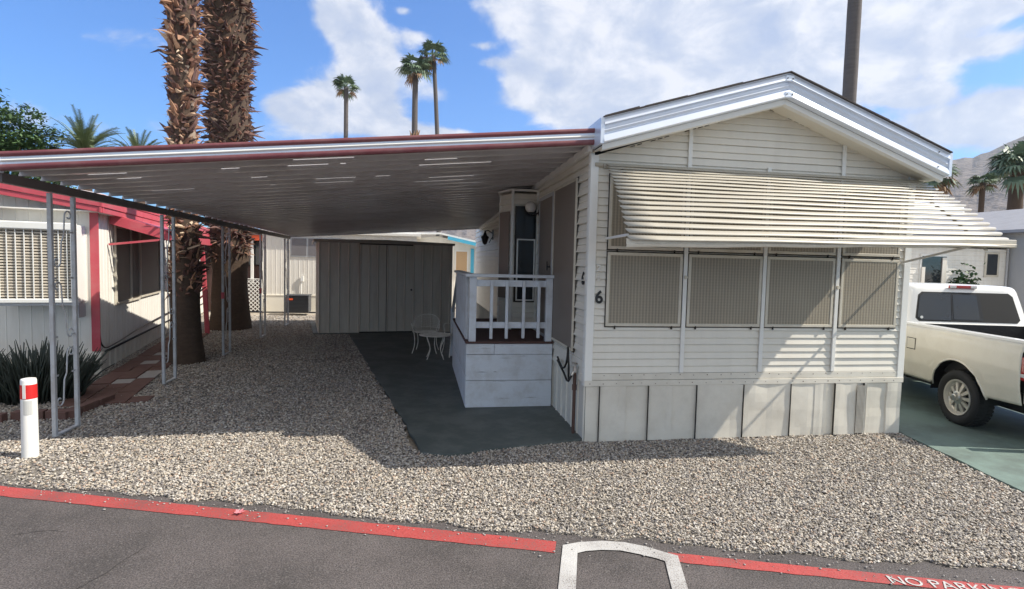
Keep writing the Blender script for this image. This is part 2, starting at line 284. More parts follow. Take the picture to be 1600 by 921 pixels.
for k_ in ('greenslab', 'greendrive'):
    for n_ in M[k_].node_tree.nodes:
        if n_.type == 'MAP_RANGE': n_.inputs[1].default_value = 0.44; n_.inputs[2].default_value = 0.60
M['hill'] = mat('desert_hill_rock', (0.17, 0.145, 0.135), 0.95, var=0.35, vscale=0.02, dirt=(0.085, 0.075, 0.07), dirt_amt=0.8, dscale=0.06, bump=1.0, bscale=0.12)
for n_ in M['hill'].node_tree.nodes:
    if n_.type == 'BUMP': n_.inputs['Distance'].default_value = 6

# ---------------------------------------------------------------- helpers
def tag(o, label=None, cat=None, group=None, kind=None):
    if label: o['label'] = label
    if cat: o['category'] = cat
    if group: o['group'] = group
    if kind: o['kind'] = kind
    return o
def empty(name, loc=(0, 0, 0), rz=0.0, label=None, cat=None, group=None):
    o = bpy.data.objects.new(name, None); col.objects.link(o); o.empty_display_size = 0.2
    o.location = loc; o.rotation_euler = (0, 0, rz)
    return tag(o, label, cat, group)
class MB:
    def __init__(s): s.v = []; s.f = []; s.tone = []
    def add(s, vs, fs, tone=None):
        n = len(s.v); s.v += [tuple(x) for x in vs]; s.f += [tuple(i + n for i in f) for f in fs]
        if tone is not None: s.tone += [tone] * len(vs)
        return s
    def box(s, x0, y0, z0, x1, y1, z1):
        vs = [(x0, y0, z0), (x1, y0, z0), (x1, y1, z0), (x0, y1, z0), (x0, y0, z1), (x1, y0, z1), (x1, y1, z1), (x0, y1, z1)]
        return s.add(vs, [(0, 3, 2, 1), (4, 5, 6, 7), (0, 1, 5, 4), (1, 2, 6, 5), (2, 3, 7, 6), (3, 0, 4, 7)])
    def bar(s, a, b, w, h, up=(0, 0, 1)):      # rectangular bar from a to b
        a = Vector(a); b = Vector(b); d = (b - a).normalized(); upv = Vector(up)
        if abs(d.dot(upv)) > 0.98: upv = Vector((0, 1, 0))
        x = d.cross(upv).normalized(); y = x.cross(d).normalized()
        vs = []
        for p in (a, b):
            for i, j in ((-1, -1), (1, -1), (1, 1), (-1, 1)): vs.append(p + x * (i * w / 2) + y * (j * h / 2))
        return s.add(vs, [(0, 1, 2, 3), (7, 6, 5, 4), (0, 4, 5, 1), (1, 5, 6, 2), (2, 6, 7, 3), (3, 7, 4, 0)])
    def tube(s, pts, r, n=8, cap=True, tone=None):
        pts = [Vector(p) for p in pts]; rs = r if isinstance(r, (list, tuple)) else [r] * len(pts)
        vs = []; fs = []; ref = None
        for i, p in enumerate(pts):
            d = (pts[min(i + 1, len(pts) - 1)] - pts[max(i - 1, 0)]).normalized()
            if ref is None:
                ref = Vector((0, 0, 1)) if abs(d.z) < 0.9 else Vector((1, 0, 0))
            x = d.cross(ref).normalized(); y = x.cross(d).normalized(); ref = y
            for k in range(n):
                t = 2 * math.pi * k / n; vs.append(p + (x * math.cos(t) + y * math.sin(t)) * rs[i])
        for i in range(len(pts) - 1):
            for k in range(n):
                a = i * n + k; b2 = i * n + (k + 1) % n; fs.append((a, b2, b2 + n, a + n))
        if cap: fs.append(tuple(range(n - 1, -1, -1))); fs.append(tuple(range((len(pts) - 1) * n, len(pts) * n)))
        return s.add(vs, fs, tone)
    def prism(s, poly, dvec):      # 3D polygon extruded along dvec
        n = len(poly); d = Vector(dvec); vs = [Vector(p) for p in poly] + [Vector(p) + d for p in poly]
        fs = [tuple(range(n)), tuple(range(2 * n - 1, n - 1, -1))] + [(i, i + n, (i + 1) % n + n, (i + 1) % n) for i in range(n)]
        return s.add(vs, fs)
    def grid(s, rows, closed=False):     # rows: list of lists of points
        n = len(rows[0]); vs = [p for r_ in rows for p in r_]; fs = []
        for i in range(len(rows) - 1):
            for k in range(n - (0 if closed else 1)):
                a = i * n + k; b2 = i * n + (k + 1) % n; fs.append((a, b2, b2 + n, a + n))
        return s.add(vs, fs)
    def build(s, name, material, parent=None, smooth=False, bevel=0, solid=0, kind=None):
        me = bpy.data.meshes.new(name); me.from_pydata([tuple(v) for v in s.v], [], s.f)
        bm = bmesh.new(); bm.from_mesh(me)
        if not smooth or not s.tone: bmesh.ops.recalc_face_normals(bm, faces=bm.faces)
        bm.to_mesh(me); bm.free()
        me.materials.append(material)
        if s.tone:
            a = me.attributes.new('tone', 'FLOAT', 'POINT'); a.data.foreach_set('value', s.tone)
        if smooth: me.shade_smooth()
        o = bpy.data.objects.new(name, me); col.objects.link(o)
        if parent: o.parent = parent
        if solid:
            md = o.modifiers.new('solid', 'SOLIDIFY'); md.thickness = solid; md.offset = 0
        if bevel:
            md = o.modifiers.new('bevel', 'BEVEL'); md.width = bevel; md.segments = 2; md.limit_method = 'ANGLE'; md.angle_limit = R(40)
        if kind: o['kind'] = kind
        return o
def kids(o): return [c for c in bpy.data.objects if c.parent == o]
def copy_tree(o, parent=None):
    c = o.copy(); col.objects.link(c)
    if parent: c.parent = parent
    for ch in kids(o): copy_tree(ch, c)
    return c
def box_obj(name, m_, parent, *a, bevel=0.004): return MB().box(*a).build(name, m_, parent, bevel=bevel)
# lap siding strips on a wall: P0 + ux*x + nrm*out + z ; xl/xr(z) give the ends
def siding(mb, P0, ux, nrm, z0, z1, xl, xr, course=0.105, prof=((0, -.004), (.05, -.004), (.06, .018), (.44, .012), (.49, .009), (.54, .012), (1, .003))):
    P0 = Vector(P0); ux = Vector(ux); nrm = Vector(nrm)
    zs = []
    z = z0
    while z < z1 - 1e-4:
        for t, o in prof:
            zz = z + t * course
            if zz > z1: break
            zs.append((zz, o))
        z += course
    rows = [[P0 + ux * xl(zz) + nrm * o + Vector((0, 0, zz)), P0 + ux * xr(zz) + nrm * o + Vector((0, 0, zz))] for zz, o in zs]
    mb.grid(rows); return mb
DEEP = ((0, -.012), (.06, -.012), (.08, .026), (.5, .012), (.55, .004), (.6, .012), (1, .0))
DLAP = ((0, -.006), (.04, -.006), (.06, .016), (.26, .009), (.46, .003), (.49, -.003), (.525, -.003), (.54, .013), (.76, .007), (1, .001))
# vertical ribs
def ribbed(mb, P0, ux, nrm, width, z0, z1, pitch=0.23, prof=((0, 0), (.08, .012), (.16, 0), (1, 0)), ztop=None):
    P0 = Vector(P0); ux = Vector(ux); nrm = Vector(nrm)
    cols = []; x = 0
    while x < width - 1e-4:
        for t, o in prof[:-1]:
            xx = x + t * pitch
            if xx > width: break
            cols.append((xx, o))
        x += pitch
    cols.append((width, 0))
    zt = ztop or (lambda x: z1)
    mb.grid([[P0 + ux * xx + nrm * o + Vector((0, 0, z0)) for xx, o in cols], [P0 + ux * xx + nrm * o + Vector((0, 0, zt(xx))) for xx, o in cols]])
    return mb
def text_obj(name, body, material, parent, matrix, size, extrude=0.003, sx=1.0, bold=0.0):
    cu = bpy.data.curves.new(name, 'FONT'); cu.body = body; cu.size = size; cu.extrude = extrude; cu.offset = bold
    t = bpy.data.objects.new(name, cu); col.objects.link(t)
    bpy.context.view_layer.update()
    dg = bpy.context.evaluated_depsgraph_get()
    me = bpy.data.meshes.new_from_object(t.evaluated_get(dg)); bpy.data.objects.remove(t)
    for v in me.vertices: v.co.x *= sx
    me.materials.clear(); me.materials.append(material)
    o = bpy.data.objects.new(name, me); col.objects.link(o); o.parent = parent; o.matrix_local = matrix
    return o
def wall_mat(ux, nrm, loc):   # text matrix: x along ux, y up, z along nrm
    ux = Vector(ux); nrm = Vector(nrm); mt = Matrix((ux, Vector((0, 0, 1)), nrm)).transposed().to_4x4(); mt.translation = Vector(loc); return mt
def tri_poly(name, pts, z, material, label=None, cat=None, kind='structure', jag=0.0, cut=0.1, seed=1, thick=0.0):
    rnd = random.Random(seed); P = []
    n = len(pts)
    for i in range(n):
        a = Vector((*pts[i], 0)); b_ = Vector((*pts[(i + 1) % n], 0)); L_ = (b_ - a).length; k = max(1, int(L_ / cut)) if jag else 1
        nr = Vector((-(b_ - a).y, (b_ - a).x, 0)).normalized()
        for j in range(k):
            q = a + (b_ - a) * (j / k)
            if jag and j: q += nr * rnd.uniform(-jag, jag)
            P.append(q)
    bm = bmesh.new(); vs = [bm.verts.new((p.x, p.y, z)) for p in P]; f = bm.faces.new(vs)
    if f.normal.z < 0: f.normal_flip()
    if thick:
        g = bmesh.ops.extrude_face_region(bm, geom=[f]); 
        for e_ in g['geom']:
            if isinstance(e_, bmesh.types.BMVert): e_.co.z -= thick
    bmesh.ops.triangulate(bm, faces=bm.faces)
    bmesh.ops.recalc_face_normals(bm, faces=bm.faces)
    me = bpy.data.meshes.new(name); bm.to_mesh(me); bm.free(); me.materials.append(material)
    if not thick:
        for p in me.polygons:
            if p.normal.z < 0: p.flip()
    o = bpy.data.objects.new(name, me); col.objects.link(o)
    return tag(o, label, cat, None, kind)

# ================================================================ GROUND
tri_poly('ground', [(-4000, -4000), (4000, -4000), (4000, 4000), (-4000, 4000)], -0.05, M['groundfar'])
def rl(x, off=0): return -0.63 - 0.326 * (x + 5.09) + off         # gravel-side edge of the red line
road = tri_poly('road', [(-60, rl(-60, .45)), (60, rl(60, .45)), (60, -60), (-60, -60)], -0.018, M['asphalt'])
gpoly = [(-14, rl(-14, .1)), (-5.15, -.55), (-4.0, -.93), (-2.77, -1.29), (-1.7, -1.66), (-.653, -1.95), (.2, -2.2), (.94, -2.44), (2.09, -2.74), (3.12, -3.05), (3.47, -1.7), (3.86, -.1), (3.87, .08), (0.02, .05), (-.9, -.06), (-1.5, -.2), (-1.78, -.1), (-1.95, 1.0), (-2.66, 4.53), (-3.5, 8.72), (-4.3, 8.72), (-4.85, 11.3), (-4.9, 13.2), (-8.6, 13.2), (-7.35, 8.6), (-6.5, 5.6), (-5.5, 2.02), (-5.8, 1.7), (-6.1, 1.42), (-8, 1.1), (-14, 1.6)]
gr = tri_poly('gravel', gpoly, -0.0165, M['gravelbase'], 'loose river gravel of grey, tan and white pebbles covering the yard', 'gravel', 'stuff', jag=0.045, cut=0.13, seed=4)
# subdivide so that the density can fall with distance from the street
bm = bmesh.new(); bm.from_mesh(gr.data)
bmesh.ops.subdivide_edges(bm, edges=[e for e in bm.edges if e.calc_length() > 0.8], cuts=3, use_grid_fill=True)
bmesh.ops.triangulate(bm, faces=bm.faces)
for _ in range(2):
    es = [e for e in bm.edges if e.calc_length() > 0.6]
    if es: bmesh.ops.subdivide_edges(bm, edges=es, cuts=1); bmesh.ops.triangulate(bm, faces=bm.faces)
bm.to_mesh(gr.data); bm.free()
ng = bpy.data.node_groups.new('pebbles', 'GeometryNodeTree')
ng.interface.new_socket('Geometry', in_out='INPUT', socket_type='NodeSocketGeometry')
ng.interface.new_socket('Geometry', in_out='OUTPUT', socket_type='NodeSocketGeometry')
gn = ng.nodes; gl = ng.links
gi = gn.new('NodeGroupInput'); go = gn.new('NodeGroupOutput')
dist = gn.new('GeometryNodeDistributePointsOnFaces')
gl.new(gi.outputs[0], dist.inputs['Mesh'])
pos = gn.new('GeometryNodeInputPosition'); sub = gn.new('ShaderNodeVectorMath'); sub.operation = 'DISTANCE'; sub.inputs[1].default_value = (-1.0, -5.6, 0)
gl.new(pos.outputs[0], sub.inputs[0])
mr = gn.new('ShaderNodeMapRange'); gl.new(sub.outputs['Value'], mr.inputs[0])
mr.inputs[1].default_value = 3.0; mr.inputs[2].default_value = 10.0; mr.inputs[3].default_value = 6600; mr.inputs[4].default_value = 1300
nz_g = gn.new('ShaderNodeTexNoise'); nz_g.inputs['Scale'].default_value = 1.1; nz_g.inputs['Detail'].default_value = 5; gl.new(pos.outputs[0], nz_g.inputs['Vector'])
mg = gn.new('ShaderNodeMapRange'); gl.new(nz_g.outputs[0], mg.inputs[0]); mg.inputs[1].default_value = .36; mg.inputs[2].default_value = .47; mg.inputs[3].default_value = .18; mg.inputs[4].default_value = 1.0
mul_g = gn.new('ShaderNodeMath'); mul_g.operation = 'MULTIPLY'; gl.new(mr.outputs[0], mul_g.inputs[0]); gl.new(mg.outputs[0], mul_g.inputs[1])
gl.new(mul_g.outputs[0], dist.inputs['Density'])
ico = gn.new('GeometryNodeMeshIcoSphere'); ico.inputs['Radius'].default_value = 1.0; ico.inputs['Subdivisions'].default_value = 2
sm = gn.new('GeometryNodeSetMaterial'); sm.inputs['Material'].default_value = M['pebble']; gl.new(ico.outputs[0], sm.inputs[0])
inst = gn.new('GeometryNodeInstanceOnPoints'); gl.new(dist.outputs['Points'], inst.inputs['Points']); gl.new(sm.outputs[0], inst.inputs['Instance'])
rv = gn.new('FunctionNodeRandomValue'); rv.data_type = 'FLOAT_VECTOR'; rv.inputs[0].default_value = (0.0045, 0.0036, 0.0022); rv.inputs[1].default_value = (0.0135, 0.0098, 0.006)
rr = gn.new('FunctionNodeRandomValue'); rr.data_type = 'FLOAT_VECTOR'; rr.inputs[0].default_value = (-0.6, -0.6, 0); rr.inputs[1].default_value = (0.6, 0.6, 6.28); rr.inputs['Seed'].default_value = 5
ms = gn.new('ShaderNodeMapRange'); gl.new(sub.outputs['Value'], ms.inputs[0]); ms.inputs[1].default_value = 4; ms.inputs[2].default_value = 11; ms.inputs[3].default_value = 1.0; ms.inputs[4].default_value = 1.55
vs_ = gn.new('ShaderNodeVectorMath'); vs_.operation = 'SCALE'; gl.new(rv.outputs[0], vs_.inputs[0]); gl.new(ms.outputs[0], vs_.inputs['Scale'])
gl.new(vs_.outputs[0], inst.inputs['Scale']); gl.new(rr.outputs[0], inst.inputs['Rotation'])
tr = gn.new('GeometryNodeTranslateInstances'); gl.new(inst.outputs[0], tr.inputs[0]); tr.inputs['Local Space'].default_value = False
rt = gn.new('FunctionNodeRandomValue'); rt.data_type = 'FLOAT_VECTOR'; rt.inputs[0].default_value = (0, 0, 0.003); rt.inputs[1].default_value = (0, 0, 0.020); rt.inputs['Seed'].default_value = 9
gl.new(rt.outputs[0], tr.inputs['Translation'])
jn = gn.new('GeometryNodeJoinGeometry'); gl.new(tr.outputs[0], jn.inputs[0]); gl.new(gi.outputs[0], jn.inputs[0]); gl.new(jn.outputs[0], go.inputs[0])
md = gr.modifiers.new('pebbles', 'NODES'); md.node_group = ng

tri_poly('patio', [(-1.72, -.22), (-1.45, -.3), (-.9, -.15), (0, .03), (0.4, .2), (.4, 11), (-4.9, 11.2), (-4.35, 8.68), (-3.5, 8.72), (-2.66, 4.53), (-1.93, .95)], 0.014, M['greenslab'], jag=0.012, cut=0.15, thick=0.04)
tri_poly('driveway', [(3.09, -3.2), (3.47, -1.7), (3.86, .0), (3.7, .3), (3.7, 16), (10.5, 16), (9.4, -5.35)], 0.010, M['greendrive'], jag=0.01, cut=0.2, thick=0.04)
# red kerb line, the white end of a parking bay, lettering
u_ = Vector((.951, -.309, 0)); w_ = Vector((.309, .951, 0))
def line_strip(name, x0, x1, width, z, m_, seed=0, lab=None, cat=None):
    rnd = random.Random(seed); A = []; B = []
    n = max(2, int((x1 - x0) / .06))
    for i in range(n + 1):
        x = x0 + (x1 - x0) * i / n; p = Vector((x, rl(x), z))
        A.append(p + w_ * rnd.uniform(-.004, .004)); B.append(p - w_ * (width + rnd.uniform(-.005, .005)))
    return tag(MB().grid([B, A]).build(name, m_), lab, cat, None, 'structure')
line_strip('red_line', -40, -.80, .155, -0.014, M['redpaint'], 1)
line_strip('red_line', -.09, 12, .115, -0.014, M['redpaint'], 2)
wm = MB()
outer = [(-1.66, -4.9), (-0.77, -2.09), (-0.648, -2.065), (-0.488, -2.066), (-0.339, -2.101), (-0.208, -2.177), (-0.11, -2.265), (-0.045, -2.314), (-.87, -4.98)]
inner = [(-1.545, -4.93), (-0.70, -2.204), (-0.639, -2.186), (-0.527, -2.183), (-0.401, -2.206), (-0.291, -2.268), (-0.20, -2.33), (-0.16, -2.37), (-.98, -4.98)]
wm.grid([[(x, y, -0.010) for x, y in inner], [(x, y, -0.010) for x, y in outer]])
tag(wm.build('white_line', M['whitepaint']), None, None, None, 'structure')
mt = Matrix((u_, w_, Vector((0, 0, 1)))).transposed().to_4x4(); mt.translation = Vector((1.125, -2.775, -0.0095))
t_ = text_obj('painted_letters', 'NO PARKING', M['whitepaint'], None, mt, 0.125, 0.0, sx=1.0)
tag(t_, None, None, None, 'structure')
# hairline cracks, stray pebbles and a fallen blossom on the asphalt
def crack(pts, seed):
    rnd = random.Random(seed); A = []; B = []; P = [Vector((*p, -.0145)) for p in pts]
    for a, b_ in zip(P, P[1:]):
        n_ = max(2, int((b_ - a).length / .03))
        for k in range(n_):
            q = a.lerp(b_, k / n_) + Vector((rnd.gauss(0, .006), rnd.gauss(0, .006), 0)); w = rnd.uniform(.0008, .0035); d = (b_ - a).normalized(); s_ = Vector((-d.y, d.x, 0)); A.append(q + s_ * w); B.append(q - s_ * w)
    o = MB().grid([A, B]).build('road_crack', M['crack']); o['kind'] = 'structure'
M['crack'] = mat('crack_tar', (0.03, 0.028, 0.027), .9)
crack([(-3.9, -3.0), (-3.72, -2.4), (-3.62, -2.2), (-3.49, -1.75)], 1); crack([(-4.45, -1.52), (-4.25, -1.47), (-4.1, -1.52)], 2); crack([(-2.2, -3.2), (-1.9, -2.7), (-1.75, -2.55)], 3); crack([(1.0, -3.6), (1.4, -3.3), (2.2, -3.35)], 4)
stp = MB(); rnd = random.Random(77)
for i in range(420):
    x = rnd.uniform(-5.4, 3.0); y = rl(x) + .13 - abs(rnd.gauss(0, .12)) - .02; r = rnd.uniform(.003, .009)
    bmx = bmesh.new(); bmesh.ops.create_icosphere(bmx, subdivisions=1, radius=r); a = rnd.uniform(.7, 1.5)
    stp.add([(v.co.x * a + x, v.co.y + y, v.co.z * .6 - .013 + r * .4) for v in bmx.verts], [tuple(v.index for v in f.verts) for f in bmx.faces]); bmx.free()
tag(stp.build('stray_pebbles', M['palepaver'], smooth=True), 'few loose pale pebbles strewn on the asphalt along the red line', 'pebbles', None, 'stuff')
fl = MB()
for k in range(5):
    a = k * 1.256; fl.add([(0, 0, .008), (.028 * math.cos(a - .5), .028 * math.sin(a - .5), .016), (.042 * math.cos(a), .042 * math.sin(a), .020), (.028 * math.cos(a + .5), .028 * math.sin(a + .5), .012)], [(0, 1, 2, 3)])
o = fl.build('fallen_blossom', mat('pink_petal', (.62, .22, .25), .6), None, solid=.002); o.location = (-3.05, -1.36, -.01); tag(o, 'small pink blossom lying on the asphalt at the gravel edge', 'flower')
# brick-red paver path and edging by the neighbour
pv = MB(); pl_ = MB(); rnd = random.Random(7)
pa = Vector((-6.0, 1.85, 0)); pdx = Vector((.97, .24, 0)); pdy = Vector((-.20, .98, 0))
for j in range(22):
    for i in range(3 if j else 4):
        p = pa + pdx * (i * .245 - .12 - .012 * j * 0) + pdy * (j * .31); z0_ = -0.03; z1_ = 0.018 + rnd.uniform(-.008, .008)
        tgt = pl_ if (j in (5, 6) and i == 2) or (j in (9, 12) and i == 1) or (j == 4 and i == 1) else pv
        c4 = [p + pdx * a + pdy * b_ for a, b_ in ((0, 0), (.235, 0), (.235, .30), (0, .30))]
        tgt.prism([(q.x, q.y, z0_) for q in c4], (0, 0, z1_ - z0_))
path = pv.build('path', M['paver'], bevel=0.004); path['kind'] = 'structure'
o = pl_.build('path_pale_paver', M['palepaver'], bevel=0.004); o['kind'] = 'structure'
ed = MB()
for i in range(9):
    x = -8.6 + i * .335; y = 1.02 + .018 * i + (.10 if i > 6 else 0)
    ed.bar((x, y + .1, .03), (x + .315, y + .12, .03), .11, .12)
for i in range(3): ed.bar((-5.74 + .03 * i, 1.28 + .3 * i, .03), (-5.72 + .03 * i, 1.56 + .3 * i, .03), .10, .10)
tag(ed.build('brick_edging', M['paver'], bevel=0.006), 'low row of reddish bricks edging the plant bed beside the rushes', 'edging')
# distant hills: one ridge
hm = MB(); rnd = random.Random(5)
def ridge(a):     # azimuth in degrees -> elevation of the skyline in degrees
    pts = [(-80, 1.0), (-40, 1.3), (-20, 1.6), (-8, 3.0), (8, 4.8), (18, 6.3), (30, 7.6), (38, 8.6), (44, 7.8), (46.8, 9.0), (49.1, 9.4), (51.3, 10.5), (56, 12.5), (65, 14), (80, 12), (120, 7)]
    for (a0, e0), (a1, e1_) in zip(pts, pts[1:]):
        if a0 <= a <= a1:
            t = (a - a0) / (a1 - a0); return e0 + (e1_ - e0) * t
    return 5
rows = []
for i in range(401):
    a = -80 + 200 * i / 400; D0 = 650; D1 = 1500; r_ = []
    for j in range(41):
        t = j / 40; D = D0 + (D1 - D0) * t
        H_ = math.tan(R(ridge(a))) * D1
        x = math.sin(R(a)) * D; y = math.cos(R(a)) * D
        nz = noise.fractal(Vector((x * .006, y * .006, 2.2)), 0.9, 2.1, 7) + .6 * abs(noise.noise(Vector((a * .35, t * 1.2, 0))))
        z = (t ** 0.85) * (H_ - 2) + nz * 20 * t * (1.1 - t) * 2.2 + noise.noise(Vector((a * 1.6, t * 4, 7))) * 6 * t
        r_.append((x, y, z - 1))
    r_.append((x * 1.3, y * 1.3, -30)); rows.append(r_)
hm.grid(rows); tag(hm.build('hills', M['hill'], smooth=False), None, None, None, 'structure')

# ================================================================ THE HOME
home = empty('mobile_home', (0, 0, 0), 0, 'white single wide mobile home with aluminium siding, slatted awning and peaked gable', 'mobile home')
W = 3.83
def gz(x):   # underside of the roof over the gable wall
    return 3.02 + .63 * (x / 1.95) if x < 1.95 else 3.65 - .66 * ((x - 1.95) / 1.88)
def gxl(z): return 0.0 if z <= 3.02 else min(1.95, 1.95 * (z - 3.02) / .63)
def gxr(z): return W if z <= 2.99 else max(1.95, W - 1.88 * (z - 2.99) / .66)
sb = MB(); siding(sb, (0, 0, 0), (1, 0, 0), (0, -1, 0), .73, 3.645, gxl, gxr, .155, DLAP)
sb.build('front_wall', M['white'], home)
sb = MB(); siding(sb, (0, 0, 0), (0, 1, 0), (-1, 0, 0), .62, 3.1, lambda z: 0, lambda z: 12.3, .155, DEEP)
sb.build('side_wall', M['white'], home)
sb = MB(); siding(sb, (W, 0, 0), (0, 1, 0), (1, 0, 0), .62, 3.1, lambda z: 0, lambda z: 12.3)
sb.box(.02, 12.28, .2, W - .02, 12.3, 3.1)
sb.build('back_wall', M['white'], home)
MB().box(.03, .03, .05, W - .03, 12.2, .62).build('underfloor', M['dark_gap'], home)
MB().box(.03, .02, .62, W - .03, .04, 2.99).build('wall_core', M['dark_gap'], home)
# trims
tb = MB(); tb.box(-.022, -.024, .60, .062, .0, 3.03); tb.box(-.024, .0, .60, 0.0, .065, 3.06); tb.build('corner_trim', M['trim'], home, bevel=.004)
tb = MB(); tb.box(W - .06, -.024, .60, W + .024, .0, 2.99); tb.box(W, 0, .60, W + .024, .065, 3.0); tb.build('corner_trim', M['trim'], home, bevel=.004)
for x in (1.07, 2.005, 2.915):
    MB().box(x - .022, -.030, .74, x + .022, -.012, 3.0 if x == 2.005 else gz(x) - .01).build('batten', M['trim'], home, bevel=.003)
tb = MB()
tb.box(-.02, -.018, .665, W + .02, .0, .735); tb.box(-.02, -.028, .60, W + .025, .0, .662)
tb.build('belt_trim', M['skirt'], home, bevel=.004)
nh = MB(); rnd = random.Random(61)
for i in range(26):
    for zz, yy in ((.715, -.0195), (.63, -.0295)):
        x = .05 + i * .147 + rnd.uniform(-.03, .03); z = zz + rnd.uniform(-.006, .006); s_ = rnd.uniform(.003, .0055); nh.box(x - s_, yy, z - s_, x + s_, yy + .002, z + s_)
nh.build('nail_heads', M['rust'], home, kind='stuff')
# skirting: crumpled sheets
sk = MB(); rnd = random.Random(11)
cols = []; x = 0.0
seams = [.0, .15, .45, .70, .98, 1.26, 1.82, 2.12, 2.40, 2.71, 2.85, 2.96, 3.24, 3.34, 3.37, 3.65, W]
for i, (a, b_) in enumerate(zip(seams, seams[1:])):
    k = 5
    d0 = rnd.uniform(-.002, .006) + (.006 if i % 2 else 0)
    if i > 9: d0 += .008 if i % 2 else -.003
    for j in range(k):
        t = j / (k - 1) * .985
        cols.append((a + (b_ - a) * t, d0 + .003 * math.sin(t * 3.1) * rnd.uniform(.3, 1.5) + (.008 if j == k - 1 and i % 2 else 0)))
rows = []
for j in range(7):
    z = .0 + .6 * j / 6
    rows.append([(x, -.012 - d - .003 * math.sin(z * 9 + x * 2) * (1 - z) - (.008 * noise.noise(Vector((x * 4, z * 5, 3)))), z) for x, d in cols])
sk.grid(rows); sk.build('skirting', M['skirt'], home)
vb = MB(); vb.box(3.235, -.052, .02, 3.325, -.044, .575); vb.build('vent_strip', screen_mat('perforated_vent', (.12, .11, .1), (.55, .53, .48), 'X', .016, .016), home)
for x in (.15, .70, 1.26, 1.82, 2.40, 2.96, 3.335): MB().box(x - .005, -.040, .0, x + .002, -.02, .6).build('skirt_seam', M['dark_gap'], home)
sk = MB(); ribbed(sk, (0, 0, 0), (0, 1, 0), (-1, 0, 0), 12.2, .0, .62, .24, ((0, 0), (.05, .016), (.12, .002), (1, 0)))
sk.build('side_skirting', M['skirt'], home)
# windows in front: dark gasket, cream frame, ribbed screen
def win(x0, x1, z0, z1, name='window', frame='cream_frame', scr='screen', par=home):
    fr = MB(); t = .032
    y = -.030
    fr.box(x0, y, z0, x1, y + .03, z0 + t); fr.box(x0, y, z1 - t, x1, y + .03, z1); fr.box(x0, y, z0 + t, x0 + t, y + .03, z1 - t); fr.box(x1 - t, y, z0 + t, x1, y + .03, z1 - t)
    f = fr.build(name, M[frame], par, bevel=.004)
    MB().box(x0 - .010, -.019, z0 - .012, x1 + .010, -.011, z1 + .010).build('gasket', M['dark_gap'], f)
    MB().box(x0 + t, y + .004, z0 + t, x1 - t, y + .010, z1 - t).build('screen', M[scr], f)
    for k in (.12, .88): MB().box(x0 + (x1 - x0) * k - .006, -.036, z0 - .03, x0 + (x1 - x0) * k + .006, -.018, z0 + .006).build('clip', M['dark_gap'], f)
    return f
for x0, x1 in ((.19, 1.035), (1.105, 1.975), (2.035, 2.872), (2.958, 3.70)):
    win(x0, x1, 1.245, 2.03); win(x0, x1, 2.062, 2.84)
for x, z in ((1.07, 1.78), (2.915, 1.70)): MB().tube([(x, -.03, z), (x, -.05, z)], .02, 10).build('window_latch', M['cream_frame'], home)
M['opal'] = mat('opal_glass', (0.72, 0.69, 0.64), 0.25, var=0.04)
# house numbers and painted light patches
for nm, loc, ux, nr in (('front', (.068, -.018, 1.49), (1, 0, 0), (0, -1, 0)),):
    text_obj('house_number', '6', M['black'], home, wall_mat(ux, nr, loc), 0.185, .006, .95, .004)
text_obj('house_number', '6', M['black'], home, wall_mat((0, -1, 0), (-1, 0, 0), (-.018, .20, 1.68)), 0.185, .006, .95, .004)
text_obj('light_patch_digit', '2', M['opal'], home, wall_mat((1, 0, 0), (0, -1, 0), (.075, -.021, 1.83)), 0.09, .002, 1.1, .003)  # pale digits stand in for patches of light on the wall
text_obj('light_patch_digit', '6', M['opal'], home, wall_mat((1, 0, 0), (0, -1, 0), (.075, -.021, 1.72)), 0.09, .002, 1.1, .003)
# roof: slabs, front fascia with its mouldings, soffit
LZ, PZ, RZ = 3.33, 3.905, 3.20; PX = 1.96; XL, XR = 0.0, 3.93
def slope_pt(s, x): return (PZ + (LZ - PZ) * (PX - x) / (PX - XL)) if x < PX else (PZ + (RZ - PZ) * (x - PX) / (XR - PX))
roof = MB()
for (xa, xb) in ((XL - .01, PX), (PX, XR + .01)):
    za, zb = slope_pt(0, xa), slope_pt(0, xb)
    roof.prism([(xa, -.375, za + .003), (xb, -.375, zb + .003), (xb, -.375, zb + .014), (xa, -.375, za + .014)], (0, 12.8, 0))
rf = roof.build('roof', M['shingle'], home)
tabs = MB(); rnd = random.Random(8)
x = .0
while x < W - .35:
    l = rnd.uniform(.3, .5); xb = min(x + l, W)
    if not (x < PX < xb):
        MB().prism([(x, -.372, slope_pt(0, x) + .012), (xb, -.372, slope_pt(0, xb) + .012), (xb, -.372, slope_pt(0, xb) + .020 + rnd.uniform(0, .006)), (x, -.372, slope_pt(0, x) + .018)], (0, .4, 0)).build('shingle_edge', M['shingle'], rf)
    x += l + rnd.uniform(.02, .3)

prof = [(0, -.045), (0, -.05), (-.008, -.046), (-.068, -.062), (-.072, -.040), (-.080, -.032), (-.105, -.036), (-.125, -.048), (-.150, -.040), (-.160, -.026), (-.168, -.030), (-.172, -.046), (-.232, -.062), (-.240, -.055), (-.243, -.030), (-.245, .0)]
def fascia_run(mb, xa, xb, y, drop0=0.0, sign=-1, pr=prof, n=8):
    rows = []
    for i in range(n + 1):
        x = xa + (xb - xa) * i / n; z = slope_pt(0, x) - drop0
        rows.append([(x, y + dy, z + dz) for dz, dy in pr])
    mb.grid(rows)
fb = MB(); fascia_run(fb, XL, PX - .001, -.30); fascia_run(fb, PX + .001, XR, -.30)
